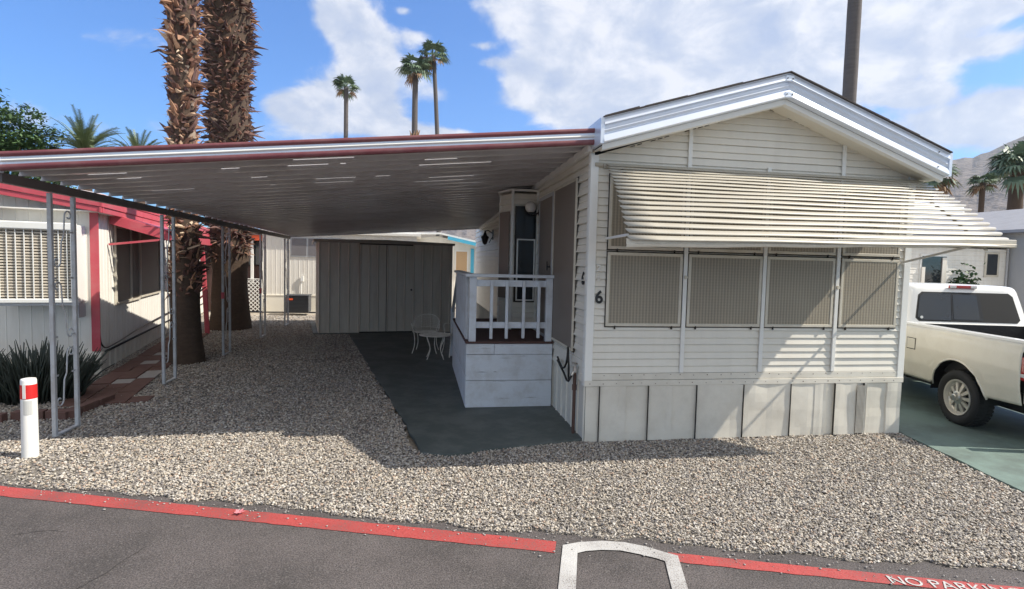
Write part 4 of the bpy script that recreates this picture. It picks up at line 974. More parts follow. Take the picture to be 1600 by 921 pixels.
# wheel arch lip
for sd_ in (0, TWD):
    for c in (.02, 3.12):
        g = MB(); pts = []
        for k in range(19):
            a = math.pi * (.045 + .91 * k / 18); z = .36 + AR * math.sin(a); pts.append(((sidex(z) - .004) if sd_ == 0 else TWD - sidex(z) + .004, c + AR * math.cos(a), z))
        g.tube(pts, .012, 6); g.build('arch_lip', M['truck'], tk, smooth=True)
        g = MB(); rows = []
        for k in range(13):
            a = math.pi * (.0 + 1.0 * k / 12); y = c + (AR + .005) * math.cos(a); z = .36 + (AR + .005) * math.sin(a)
            rows.append([(.03 if sd_ == 0 else TWD - .03, y, z), (.30 if sd_ == 0 else TWD - .30, y, z)])
        g.grid(rows); g.build('wheel_well', M['black'], tk)
def make_wheel(x, s, par, flip):
    w = empty('wheel', (x, s, .345)); w.parent = par
    if flip: w.rotation_euler = (0, 0, math.pi)
    # axis along x, outer face at -x
    pr_ = [(.09, .225), (.10, .235), (.115, .30), (.105, .325), (.08, .343), (.03, .348), (-.03, .348), (-.08, .343), (-.105, .325), (-.115, .30), (-.10, .235), (-.085, .222)]
    rows = [[(px_, rr_ * math.cos(2 * math.pi * k / 40), rr_ * math.sin(2 * math.pi * k / 40)) for k in range(40)] for px_, rr_ in pr_]
    MB().grid(rows, closed=True).build('tyre', M['rubber'], w, smooth=True)
    tr_ = MB()
    for k in range(44):
        a = 2 * math.pi * k / 44
        for (xa, xb, off) in ((-.09, -.02, 0), (.02, .09, .07)):
            c_, s_ = math.cos(a + off), math.sin(a + off); c2, s2 = math.cos(a + off + .09), math.sin(a + off + .09)
            tr_.add([(xa, c_ * .344, s_ * .344), (xb, c_ * .346, s_ * .346), (xb, c2 * .346, s2 * .346), (xa, c2 * .344, s2 * .344), (xa, c_ * .352, s_ * .352), (xb, c_ * .354, s_ * .354), (xb, c2 * .354, s2 * .354), (xa, c2 * .352, s2 * .352)], [(4, 5, 6, 7), (0, 1, 5, 4), (1, 2, 6, 5), (2, 3, 7, 6), (3, 0, 4, 7)])
    tr_.build('tread', M['rubber'], w)
    rm = MB()
    pr_ = [(-.095, .225), (-.105, .222), (-.10, .205), (-.065, .195), (-.05, .18), (.03, .175)]
    rows = [[(px_, rr_ * math.cos(2 * math.pi * k / 40), rr_ * math.sin(2 * math.pi * k / 40)) for k in range(40)] for px_, rr_ in pr_]
    rm.grid(rows, closed=True)
    for k in range(10):
        a = 2 * math.pi * k / 10; da = .17
        def pt(x_, r_, a_): return (x_, r_ * math.cos(a_), r_ * math.sin(a_))
        rm.add([pt(-.085, .07, a - da * 1.3), pt(-.085, .07, a + da * 1.3), pt(-.066, .192, a + da * .75), pt(-.066, .192, a - da * .75), pt(-.05, .07, a - da * 1.3), pt(-.05, .07, a + da * 1.3), pt(-.04, .192, a + da * .75), pt(-.04, .192, a - da * .75)],
               [(0, 1, 2, 3), (7, 6, 5, 4), (0, 4, 5, 1), (1, 5, 6, 2), (2, 6, 7, 3), (3, 7, 4, 0)])
    rm.build('rim', M['cream'] if False else M['chromecream'], w)
    hb = MB(); rows = [[(px_, rr_ * math.cos(2 * math.pi * k / 20), rr_ * math.sin(2 * math.pi * k / 20)) for k in range(20)] for px_, rr_ in [(-.04, .08), (-.095, .078), (-.10, .06), (-.10, .045), (-.135, .042), (-.14, .03), (-.14, .001)]]
    hb.grid(rows, closed=True); hb.build('hub', M['chrome'], w, smooth=False)
    MB().tube([(-.03, 0, 0), (.02, 0, 0)], .18, 24).build('brake_disc', M['black'], w)
M['chromecream'] = mat('wheel_metal', (0.66, 0.63, 0.55), 0.35, metal=0.45, var=0.06)
for s in (.02, 3.12):
    make_wheel(.145, s, tk, False); make_wheel(TWD - .145, s, tk, True)
# greenhouse
def gp(t, s, w):     # t height 0..1, s 0 rear..1 front, w 0 left..1 right
    z = 1.165 + .50 * t; y0 = 1.115 + .12 * t; y1 = 2.95 - .62 * t; xi = .075 + .115 * t ** 1.3
    return Vector((xi + (TWD - 2 * xi) * w, y0 + (y1 - y0) * s, z))
gh = MB(); rows = []
corner = [(0, .06), (0, .0)]
def ringpts(t, shrink=0.0, dz=0.0):
    P = []; N_ = 8
    seq = [((0.04, 0), (.96, 0)), ((1, .03), (1, .97)), ((.96, 1), (.04, 1)), ((0, .97), (0, .03))]
    for (wa, sa), (wb, sb_) in seq:
        for k in range(N_ + 1):
            f = k / N_; w = wa + (wb - wa) * f; s = sa + (sb_ - sa) * f
            w = .5 + (w - .5) * (1 - shrink); s = .5 + (s - .5) * (1 - shrink); q = gp(t, s, w); q.z += dz; P.append(q)
    return P
rows = [ringpts(t) for t in (0, .2, .4, .6, .8, .94)] + [ringpts(1.0, .015, .012), ringpts(1.0, .05, .035), ringpts(1, .12, .05), ringpts(1, .3, .060), ringpts(1, .7, .066), ringpts(1, .999, .067)]
gh.grid(rows, closed=True); gh.build('cab_shell', M['truckwhite'], tk, smooth=True)
def pane(name, f, P, m_='glass', off=.005, par=tk):     # polygon in face coords with rounded corners
    pts = [f(a, b_) for a, b_ in P]; nrm = (pts[1] - pts[0]).cross(pts[-1] - pts[0]).normalized(); c = sum(pts, Vector()) / len(pts)
    ctr = gp(.5, .5, .5)
    if nrm.dot(c - ctr) < 0: nrm = -nrm
    return MB().prism([p + nrm * off for p in pts], -nrm * .02).build(name, M[m_], par)
rear = lambda w, t: gp(t, 0, w)
def rr(x0, x1, z0, z1, r=.03, ry=.09, cl=1, crr=1):
    return [(x0 + (r if cl else 0), z0), (x1 - (r if crr else 0), z0), (x1, z0 + (ry if crr else 0)), (x1, z1 - (ry if crr else 0)), (x1 - (r if crr else 0), z1), (x0 + (r if cl else 0), z1), (x0, z1 - (ry if cl else 0)), (x0, z0 + (ry if cl else 0))]
pane('window_seal', rear, rr(.07, .93, .06, .90), 'rubber', .003)
pane('rear_glass', rear, rr(.085, .365, .10, .865, crr=0), off=.007)
pane('rear_glass', rear, rr(.385, .60, .13, .83, .01, .02), off=.007)
pane('rear_glass', rear, rr(.635, .915, .10, .865, cl=0), off=.007)
pane('slider_frame', rear, rr(.37, .63, .10, .865, .01, .03), 'black', .0045)
left = lambda s, t: gp(t, s, 0); right_ = lambda s, t: gp(t, s, 1)
for f in (left, right_):
    pane('side_glass', f, [(.05, .10), (.42, .10), (.42, .88), (.12, .88), (.07, .8)], off=.006)
    pane('side_glass', f, [(.46, .10), (.93, .10), (.86, .86), (.46, .88)], off=.006)
pane('windscreen', lambda w, t: gp(t, 1, w), rr(.05, .95, .08, .9), off=.006)
g = MB(); g.box(.70, -.012, 0, 1.08, .02, .045); o = g.build('brake_lamp', M['taillight'], tk, bevel=.008); o.location = (0, 1.225, 1.672)
g = MB(); g.box(.705, -.018, .004, .79, -.008, .041); g.box(.99, -.018, .004, 1.075, -.008, .041); o = g.build('cargo_lamp', M['clearlens'], tk, bevel=.004); o.location = (0, 1.222, 1.672)
# bonnet, front, mirrors, handle, filler flap, moulding
g = MB(); rows = []
for i in range(9):
    s = 2.86 + 1.08 * i / 8; z = 1.13 - .15 * i / 8; rows.append([(x, s, z + .05 * (1 - (abs(x / TWD - .5) * 2) ** 3)) for x in [.03 + (TWD - .06) * k / 12 for k in range(13)]])
g.grid(rows); g.build('bonnet', M['truck'], tk, smooth=True, solid=.01)
g = MB(); g.box(.05, 3.88, .48, TWD - .05, 3.93, .98); g.box(.12, 2.0, .45, TWD - .12, 3.85, .5); g.build('front_panel', M['truck'], tk, bevel=.02)
g = MB(); g.box(.02, 3.93, .42, TWD - .02, 4.03, .60); g.build('front_bumper', M['chrome'], tk, bevel=.02)
for x in (.12, TWD - .40): MB().box(x, 3.92, .70, x + .28, 3.945, .88).build('headlight', M['clearlens'], tk, bevel=.01)
MB().box(.42, 3.92, .68, TWD - .42, 3.94, .88).build('grille', M['black'], tk, bevel=.005)
for x, s_ in ((-.12, -1), (TWD + .12, 1)):
    mr_ = MB().box(x - .09, 2.60, 1.16, x + .07, 2.66, 1.32).build('mirror', M['black'], tk, bevel=.02)
MB().box(-.008, 2.16, .96, .02, 2.28, 1.0).build('door_handle', M['black'], tk, bevel=.006)
g = MB(); g.box(-.010, .785, .835, .004, .945, .975); o = g.build('filler_flap', M['truck'], tk, bevel=.004)
g = MB(); g.box(-.006, .776, .826, .006, .954, .984); g.build('flap_gap', M['dark_gap'], tk)
g = MB(); g.box(.01, 1.085, .43, .05, 1.108, 1.16); g.box(.012, 2.098, .45, .05, 2.112, 1.16); g.build('body_gap', M['dark_gap'], tk)
g = MB(); g.box(.07, 1.09, .5, TWD - .07, 1.13, 1.17); g.build('cab_back', M['truckwhite'], tk, bevel=.01)
# small round stickers low on the rear glass
pane('sticker', rear, [(.12 + .012 * math.cos(a), .17 + .04 * math.sin(a)) for a in [2 * math.pi * k / 12 for k in range(12)]], 'sticker', .0085)

# ================================================================ NEIGHBOUR ON THE LEFT
NA = R(11.7)
nb = empty('neighbour_home', (-6.72, 3.86, 0), NA, 'pale mobile home with bright red fascia, corner posts and window awnings at far left', 'mobile home')
def nbl(x, y, z=0):
    v = Matrix.Rotation(-NA, 3, 'Z') @ Vector((x + 6.72, y - 3.86, z)); return (v.x, v.y, v.z)
g = MB(); ribbed(g, (-3.8, 0, 0), (1, 0, 0), (0, -1, 0), 3.8, .28, 2.75, .15, ((0, 0), (.06, .006), (.12, 0), (1, 0))); g.build('front_wall', M['nbwall'], nb)
g = MB(); ribbed(g, (0, 0, 0), (0, 1, 0), (1, 0, 0), 11, .28, 2.62, .15, ((0, 0), (.06, .006), (.12, 0), (1, 0))); g.grid([[(-3.8, 0, 0), (-3.8, 11, 0), (0, 11, 0)], [(-3.8, 0, 2.6), (-3.8, 11, 2.6), (0, 11, 2.6)]]); g.build('side_wall', M['nbwall'], nb)
def nz(x): return 2.79 + .16 * (x + .0) / -1.0 if x > -1.9 else 2.79 + .16 * (3.8 + x)
g = MB()
for xa, xb in ((-4.05, -1.9), (-1.9, .22)):
    for dz0, dz1, yy in ((-.27, -.19, -.30), (-.185, -.08, -.315), (-.075, .0, -.33)):
        g.prism([(xa, yy, nz(xa) + dz0), (xb, yy, nz(xb) + dz0), (xb, yy, nz(xb) + dz1), (xa, yy, nz(xa) + dz1)], (0, .03, 0))
for dz0, dz1, xx in ((-.27, -.19, .20), (-.185, -.08, .215), (-.075, .0, .23)): g.box(xx - .03, -.32, nz(.2) + dz0, xx, 11.2, nz(.2) + dz1)
g.build('red_fascia', M['red'], nb, bevel=.004)
g = MB(); g.box(-3.8, -.28, 2.5, .18, 0, 2.515); g.box(0, 0, 2.5, .18, 11, 2.515); g.build('soffit', M['nbwall'], nb)
g = MB(); 
for xa, xb in ((-4.05, -1.9), (-1.9, .21)): g.prism([(xa, -.31, nz(xa)), (xb, -.31, nz(xb)), (xb, -.31, nz(xb) + .015), (xa, -.31, nz(xa) + .015)], (0, 11.5, 0))
g.build('roof', M['truckwhite'], nb)
g = MB(); g.box(-.04, -.022, .36, .075, .0, 2.52); g.box(.0, .0, .36, .03, .09, 2.52); g.build('corner_post', M['red'], nb, bevel=.006)
g = MB(); g.box(-.16, -.05, 0, .09, .12, .34); g.build('corner_block', M['skirt'], nb, bevel=.01)
g = MB(); ribbed(g, (.012, 0, 0), (0, 1, 0), (1, 0, 0), 11, 0, .28, .3, ((0, 0), (.1, .02), (.2, 0), (1, 0))); ribbed(g, (-3.8, -.012, 0), (1, 0, 0), (0, -1, 0), 3.8, 0, .28, .3, ((0, 0), (.1, .02), (.2, 0), (1, 0))); g.build('skirting', M['skirt'], nb)
g = MB(); g.box(.0, 0, .275, .03, 11, .30); g.tube(smooth_pts([(.03, .05, 1.6), (.04, .06, .7), (.05, .2, .40), (.05, .8, .36), (.05, 2.5, .44), (.05, 5, .5), (.05, 8, .55)]), .012, 6); g.build('cable', M['black'], nb, smooth=True)
def nbwin(y0, y1, z0, z1, m_='farscreen', name='window'):
    fr = MB(); t = .04; fr.box(.006, y0, z0, .04, y1, z0 + t); fr.box(.006, y0, z1 - t, .04, y1, z1); fr.box(.006, y0, z0 + t, .04, y0 + t, z1 - t); fr.box(.006, y1 - t, z0 + t, .04, y1, z1 - t)
    f = fr.build(name, M['cream_frame'], nb); MB().box(.008, y0 + t, z0 + t, .02, y1 - t, z1 - t).build('screen', M[m_], f); return f
nbwin(1.0, 1.95, 1.0, 2.36); 
g = MB()
for k in range(9):
    y = 2.0 + k * .05; g.tube([(.03, y, 2.3), (.035 + .02 * math.sin(k * 2.1), y + .02 * math.sin(k), 1.6), (.03, y, 1.05)], .02, 5)
g.build('curtain', M['curtain'], nbwin(1.97, 2.55, 1.0, 2.36), smooth=True)
nbwin(2.6, 4.3, 1.02, 2.33); nbwin(5.2, 6.4, 1.1, 2.1)
# hinged red window awning on arms
aw2 = empty('awning', (0, 0, 0)); aw2.parent = nb
g = MB(); g.prism([(.03, .75, 2.55), (.95, .80, 2.27), (.95, .80, 2.24), (.03, .75, 2.52)], (0, 4.0, 0)); g.box(.93, .78, 2.12, .97, 4.8, 2.27); g.prism([(.03, .70, 2.53), (.95, .74, 2.26), (.95, .74, 2.10), (.03, .70, 2.37)], (0, .03, 0)); g.prism([(.03, 4.76, 2.53), (.95, 4.76, 2.26), (.95, 4.76, 2.10), (.03, 4.76, 2.37)], (0, .03, 0))
g.build('panel', M['red'], aw2, bevel=.004)
MB().bar((.02, .68, 2.03), (1.02, .72, 2.17), .035, .035).build('arm', M['red'], aw2); MB().bar((.02, 4.82, 2.03), (1.0, 4.82, 2.15), .035, .035).build('arm', M['red'], aw2)
# evaporative cooler in the front window
co = empty('window_cooler', (-.56, 0, 1.16)); co.parent = nb
g = MB(); g.box(-.50, -.42, -.02, .48, -.38, .05); g.box(-.50, -.44, 1.04, .48, -.38, 1.15); g.box(-.50, -.44, .05, -.43, -.38, 1.04); g.box(.40, -.44, .05, .48, -.38, 1.04)
g.box(-.49, -.38, -.02, -.46, 0, 1.13); g.box(.44, -.38, -.02, .47, 0, 1.13); g.box(-.46, -.38, 1.10, .44, 0, 1.13); g.box(-.46, -.38, -.02, .44, 0, .01)
g.build('housing', M['trim'], co, bevel=.015)
g = MB()
for k in range(24): z = .07 + k * .0415; g.prism([(-.43, -.395, z), (-.43, -.36, z + .020), (-.43, -.36, z + .034), (-.43, -.395, z + .018)], (.84, 0, 0))
g.build('louvre', mat('tan_louvre', (.58, .52, .43), .6), co)
g = MB()
for k in range(8): g.box(-.35 + k * .1, -.413, .05, -.339 + k * .1, -.400, 1.06)
g.build('grille', M['trim'], co)
MB().box(-.42, -.34, .03, .40, -.33, 1.08).build('pad', M['brown'], co)
g = MB(); g.box(-.5, -.40, -.055, .48, -.30, -.02); g.box(.42, -.3, -.25, .45, 0, -.0); g.build('tray', M['greywall'], co, bevel=.004)
# red porch post farther along
a_ = nbl(-6.80, 8.7); b2 = nbl(-6.92, 8.7, 2.3)
g = MB(); g.bar((a_[0], a_[1], 0), (b2[0], b2[1], 2.32), .10, .10); g.bar((b2[0], b2[1], 2.3), (.1, b2[1] + .3, 2.45), .08, .08); g.build('porch_post', M['red'], nb, bevel=.006)
g = MB(); g.bar((a_[0] - .0, a_[1], 1.0), (.0, a_[1] + 1.3, .25), .03, .03); g.build('brace', M['red'], nb)

# ================================================================ HOUSES BEHIND
fh = empty('rear_home', (-7.1, 14.55, 0), 0, 'cream mobile home behind the carport with an orange beamed porch at its left', 'mobile home')
g = MB(); ribbed(g, (0, 0, 0), (1, 0, 0), (0, -1, 0), 5.2, .55, 2.72, .15, ((0, 0), (.06, .008), (.12, 0), (1, 0))); g.grid([[(0, 0, 0), (0, 4, 0)], [(0, 0, 2.72), (0, 4, 2.72)]]); g.grid([[(5.2, 0, 0), (5.2, 4, 0)], [(5.2, 0, 2.72), (5.2, 4, 2.72)]]); g.build('wall', M['farwhite'], fh)
g = MB(); g.box(0, -.02, 0, 5.2, 0, .55); g.box(0, -.035, .55, 5.2, 0, .58); g.build('skirting', M['soffit'], fh)
MB().box(-2.6, -.15, 2.72, 5.35, 4.2, 2.80).build('roof', M['farwhite'], fh)
g = MB(); g.box(.92, -.03, 1.90, 2.6, -.005, 2.58); f = g.build('window', M['greywall'], fh)
g = MB()
for k in range(3): g.box(.96 + k * .55, -.04, 1.95, 1.45 + k * .55, -.03, 2.54)
g.build('pane', mat('hazy_glass', (.20, .19, .20), .2), f)
g = MB(); g.box(-2.4, -.1, 2.42, 0, .0, 2.60); g.build('porch_beam', M['orange'], fh, bevel=.01)
g = MB(); g.box(-.36, -.05, .95, -.28, .03, 2.42); g.build('porch_column', M['trim'], fh)
g = MB(); g.box(-2.4, 1.6, 0, 0, 1.65, 2.72); g.box(-2.4, .2, 0, 0, .25, 1.55); g.build('porch_wall', M['brown'], fh)
MB().box(-1.2, .14, 1.6, -.02, .19, 2.38).build('porch_window', M['glass'], fh)
lt_ = MB()
x0, x1, z0, z1 = -.62, -.02, .02, 1.1
k = -20
for k in range(-10, 12):
    a = x0 + k * .135
    for sg in (1, -1):
        # diagonal clipped to the panel
        pts = []
        for q in range(41):
            t = q / 40; x = a + t * 1.1 if sg > 0 else a + 1.1 - t * 1.1; z = z0 + t * (z1 - z0)
            if x0 <= x <= x1: pts.append((x, -.08 if sg > 0 else -.075, z))
        if len(pts) > 1: lt_.bar(pts[0], pts[-1], .026, .006, up=(0, 1, 0))
lt_.box(x0 - .03, -.09, z0, x0, -.06, z1); lt_.box(x1, -.09, z0, x1 + .03, -.06, z1); lt_.box(x0, -.09, z1, x1, -.06, z1 + .03)
lt_.build('lattice', M['trim'], fh)
g = MB(); g.tube([(1.28, -.04, .55), (1.28, -.04, 1.0), (1.32, -.04, 1.1)], .02, 6); g.box(1.27, -.08, 1.05, 1.36, -.02, 1.25); g.build('meter_pipe', M['trim'], fh)
acu = empty('air_conditioner', (-5.78, 13.9, 0), R(3), 'dark grey louvred outdoor air conditioning unit before the cream rear home', 'air conditioner')
g = MB(); g.box(-.36, -.3, .04, .36, .36, .60); g.build('casing', M['charcoal'], acu, bevel=.03)
g = MB()
for k in range(11): g.box(-.365, -.308, .09 + k * .045, .365, -.298, .105 + k * .045); g.box(-.368, -.3, .09 + k * .045, -.358, .36, .105 + k * .045)
g.build('louvre', M['black'], acu)
MB().box(-.38, -.32, .60, .38, .38, .64).build('lid', M['charcoal'], acu, bevel=.015)
MB().box(-.33, -.312, .47, -.13, -.306, .53).build('label_plate', M['orange'], acu)
bh = empty('blue_trim_home', (-1.6, 17, 0), 0, 'white home with turquoise trim and tan blind showing beyond the shed', 'mobile home')
g = MB(); ribbed(g, (-3.2, 0, 0), (1, 0, 0), (0, -1, 0), 5.9, 0, 2.42, .2, ((0, 0), (.06, .008), (.12, 0), (1, 0))); g.grid([[(-3.2, 0, 0), (-3.2, 9, 0), (2.7, 9, 0), (2.7, 0, 0)], [(-3.2, 0, 2.42), (-3.2, 9, 2.42), (2.7, 9, 2.42), (2.7, 0, 2.42)]])
g.prism([(-3.2, -.0, 2.42), (2.7, 0, 2.42), (.5, 0, 2.86)], (0, .1, 0)); g.build('wall', M['farwhite'], bh)
def bz(x): return 2.95 - .03 * (.6 - x) if x < .6 else 2.95 - .20 * (x - .6)
g = MB()
for xa, xb in ((-3.5, .6), (.6, 3.1)): g.prism([(xa, -.3, bz(xa) - .02), (xb, -.3, bz(xb) - .02), (xb, -.3, bz(xb) + .05), (xa, -.3, bz(xa) + .05)], (0, 9.5, 0))
g.build('roof', M['truckwhite'], bh)
g = MB(); g.prism([(.9, -.33, bz(.9) - .16), (3.1, -.33, bz(3.1) - .16), (3.1, -.33, bz(3.1) - .03), (.9, -.33, bz(.9) - .03)], (0, .04, 0)); g.prism([(-3.5, -.33, bz(-3.5) - .12), (-1.9, -.33, bz(-1.9) - .12), (-1.9, -.33, bz(-1.9) - .0), (-3.5, -.33, bz(-3.5) - .0)], (0, .04, 0)); g.box(1.85, -.04, 0, 1.98, 0, 2.4); g.box(2.35, -.04, 0, 2.45, 0, 2.4); g.build('turquoise_trim', M['blue'], bh)
g = MB(); g.box(1.2, -.03, 1.25, 1.75, -.01, 2.32); f = g.build('window', M['trim'], bh); MB().box(1.26, -.04, 1.32, 1.70, -.03, 2.27).build('blind', M['tan'], f)
# right hand homes beyond the truck
rh = empty('street_home', (14, 14, 0), 0, 'white sided home with a dark open window behind the pickup truck', 'mobile home')
g = MB(); siding(g, (0, 0, 0), (1, 0, 0), (0, -1, 0), 0, 3.0, lambda z: 0, lambda z: 8.45, .2); g.grid([[(0, 0, 0), (0, 5, 0), (8.45, 5, 0), (8.45, 0, 0)], [(0, 0, 3), (0, 5, 3), (8.45, 5, 3), (8.45, 0, 3)]]); g.build('wall', M['nbwall'], rh)
MB().box(-.2, -.25, 3.0, 8.6, 5.3, 3.12).build('roof', M['greyroof'], rh)
g = MB(); g.box(4.2, -.05, 1.2, 5.5, -.015, 2.62); f = g.build('window', M['trim'], rh); MB().box(4.28, -.06, 1.28, 5.42, -.05, 2.54).build('pane', M['glass'], f)
MB().box(4.25, -.1, 1.25, 4.4, -.065, 2.1).build('curtain', M['farwhite'], f); MB().box(5.2, -.1, 1.25, 5.4, -.065, 2.5).build('curtain', M['farwhite'], f)
g = MB(); g.box(7.28, -.05, 1.75, 7.98, -.015, 2.78); f = g.build('window', M['cream_frame'], rh); MB().box(7.38, -.06, 1.84, 7.88, -.05, 2.70).build('pane', M['glass'], f)
g = MB(); g.tube([(8.35, -.06, 0), (8.35, -.06, 2.95)], .04, 8); g.build('downpipe', M['greywall'], rh)
r2 = empty('grey_home', (22.5, 13, 0), 0, 'grey sided home with a rising roof edge at the right border of the photo', 'mobile home')
g = MB(); siding(g, (0, 0, 0), (1, 0, 0), (0, -1, 0), 0, 3.7, lambda z: 0, lambda z: 9, .2); g.prism([(0, 0, 3.6), (9, 0, 3.6), (4.5, 0, 4.75)], (0, 8, 0)); g.grid([[(0, 0, 0), (0, 8, 0)], [(0, 0, 3.6), (0, 8, 3.6)]]); g.build('wall', M['greywall'], r2)
g = MB()
for xa, xb, za, zb_ in ((-1.0, 4.5, 3.55, 4.95), (4.5, 10, 4.95, 3.55)): g.prism([(xa, -.4, za), (xb, -.4, zb_), (xb, -.4, zb_ + .12), (xa, -.4, za + .12)], (0, 9, 0))
g.build('roof', M['greyroof'], r2)
g = MB()
for xa, xb, za, zb_ in ((-1.0, 4.5, 3.45, 4.85), (4.5, 10, 4.85, 3.45)): g.prism([(xa, -.44, za), (xb, -.44, zb_), (xb, -.44, zb_ + .16), (xa, -.44, za + .16)], (0, .04, 0))
g.build('fascia', M['trim'], r2)
rv_ = empty('parked_trailer', (27.0, 24, 0), 0, 'white travel trailer whose rounded top shows above the grey home', 'trailer')
g = MB(); g.box(-4.2, -1.2, .5, 3.2, 1.2, 6.0); g.build('body', M['truckwhite'], rv_, bevel=.35)
g = MB(); g.box(-1.0, -1.25, 1.0, .0, -1.2, 3.0); g.build('door', M['greywall'], rv_)
g = MB(); g.tube([(-2, -1.2, .35), (-2, 1.2, .35)], .35, 16); g.tube([(1.5, -1.2, .35), (1.5, 1.2, .35)], .35, 16); g.build('wheel', M['rubber'], rv_)

# ================================================================ PALMS AND TREES
def booted(root, rad, z0, z1, zboot, nper, seed, L0, L1, lift=(10, 60), width=.075, core='trunk', big=None, tmean=.4):
    rnd = random.Random(seed); cb = MB(); rows = []
    nz_ = 60
    for i in range(nz_ + 1):
        z = z0 + (z1 - z0) * i / nz_; rows.append([((rad(z) * (1 + .07 * noise.noise(Vector((math.cos(a) * 2, math.sin(a) * 2, z * 2.5 + seed))))) * math.cos(a), (rad(z) * (1 + .07 * noise.noise(Vector((math.cos(a) * 2 + 5, math.sin(a) * 2, z * 2.5 + seed))))) * math.sin(a), z) for a in [2 * math.pi * k / 28 for k in range(28)]])
    cb.grid(rows, closed=True); cb.build('trunk', M[core], root, smooth=True)
    bb = MB(); z = zboot; k = 0
    while z < z1:
        n = nper
        for j in range(n):
            a = 2 * math.pi * (j + .5 * (k % 2)) / n + rnd.uniform(-.25, .25); zz = z + rnd.uniform(-.05, .05)
            if zz < zboot + .25 and rnd.random() < .4: continue
            pt_ = noise.noise(Vector((math.cos(a) * 1.6, math.sin(a) * 1.6, zz * 1.4 + seed))); r = rad(zz) * .93; l = rnd.uniform(L0, L1) * (1.0 if rnd.random() < .93 else 1.7) * max(.35, min(1.25, 1 + 1.6 * pt_)); lf = R(rnd.uniform(*lift)); tw = rnd.uniform(-.5, .5)
            dirv = Vector((math.cos(a + tw) * math.cos(lf), math.sin(a + tw) * math.cos(lf), math.sin(lf)))
            side = Vector((-math.sin(a), math.cos(a), rnd.uniform(-.9, .9))).normalized(); up_ = dirv.cross(side).normalized()
            base = Vector((math.cos(a) * r, math.sin(a) * r, zz)); w = width * rnd.uniform(.35, 1.35); th = .016
            mid = base + dirv * l * .55 + up_ * rnd.uniform(-.02, .03); tip = base + dirv * l + Vector((0, 0, rnd.uniform(-.06, .05)))
            tone = min(1, max(0, rnd.gauss(tmean, .22) + .22 * noise.noise(Vector((math.cos(a) * 1.3, math.sin(a) * 1.3, zz * 1.1 + seed * 3)))))
            if big and rnd.random() < big: tone = rnd.uniform(.75, 1); w *= 1.4
            P = [base - side * w + up_ * th, base + side * w + up_ * th, base + side * w - up_ * th, base - side * w - up_ * th,
                 mid - side * w * .62 + up_ * th * .7, mid + side * w * .62 + up_ * th * .7, mid + side * w * .62 - up_ * th * .7, mid - side * w * .62 - up_ * th * .7,
                 tip - side * w * .12, tip + side * w * .12]
            bb.add(P, [(0, 1, 5, 4), (3, 7, 6, 2), (0, 4, 7, 3), (1, 2, 6, 5), (4, 5, 9, 8), (7, 8, 9, 6), (4, 8, 7), (5, 6, 9)], tone)
            if rnd.random() < .25:      # loose fibre
                q = base + dirv * l * .4; d2 = Vector((rnd.uniform(-1, 1), rnd.uniform(-1, 1), rnd.uniform(-1, .4))).normalized()
                d2 = (d2 + Vector((math.cos(a), math.sin(a), 0)) * .5).normalized(); e2 = q + d2 * rnd.uniform(.08, .22)
                bb.add([q - side * .006, q + side * .006, e2], [(0, 1, 2)], min(1, tone + .25))
        z += .075; k += 1
    bb.build('frond_stubs', M['boot'], root)
def fan_leaf(mb, base, dirv, L_, rnd, droop=.5, nb_=15, spread=1.9, wd=.05):
    dirv = Vector(dirv).normalized(); side = dirv.cross(Vector((0, 0, 1)))
    side = side.normalized() if side.length > .1 else Vector((1, 0, 0)); nrm = side.cross(dirv).normalized()
    hub = Vector(base) + dirv * L_ * .5 - Vector((0, 0, droop * L_ * .08))
    mb.tube([base, hub], [L_ * .022, L_ * .012], 4)
    for k in range(nb_):
        a = (k / (nb_ - 1) - .5) * spread * 2; l = L_ * .58 * (1 - .25 * abs(a) / spread) * rnd.uniform(.85, 1.1)
        d = (dirv * math.cos(a) + side * math.sin(a)).normalized(); w = side * math.cos(a) - dirv * math.sin(a)
        m_ = hub + d * l * .55 + nrm * rnd.uniform(-.03, .03) * L_; tp = m_ + d * l * .45 - Vector((0, 0, droop * l * rnd.uniform(.4, .9)))
        ww = L_ * wd; mb.add([hub, m_ - w * ww, tp, m_ + w * ww], [(0, 1, 2, 3)])
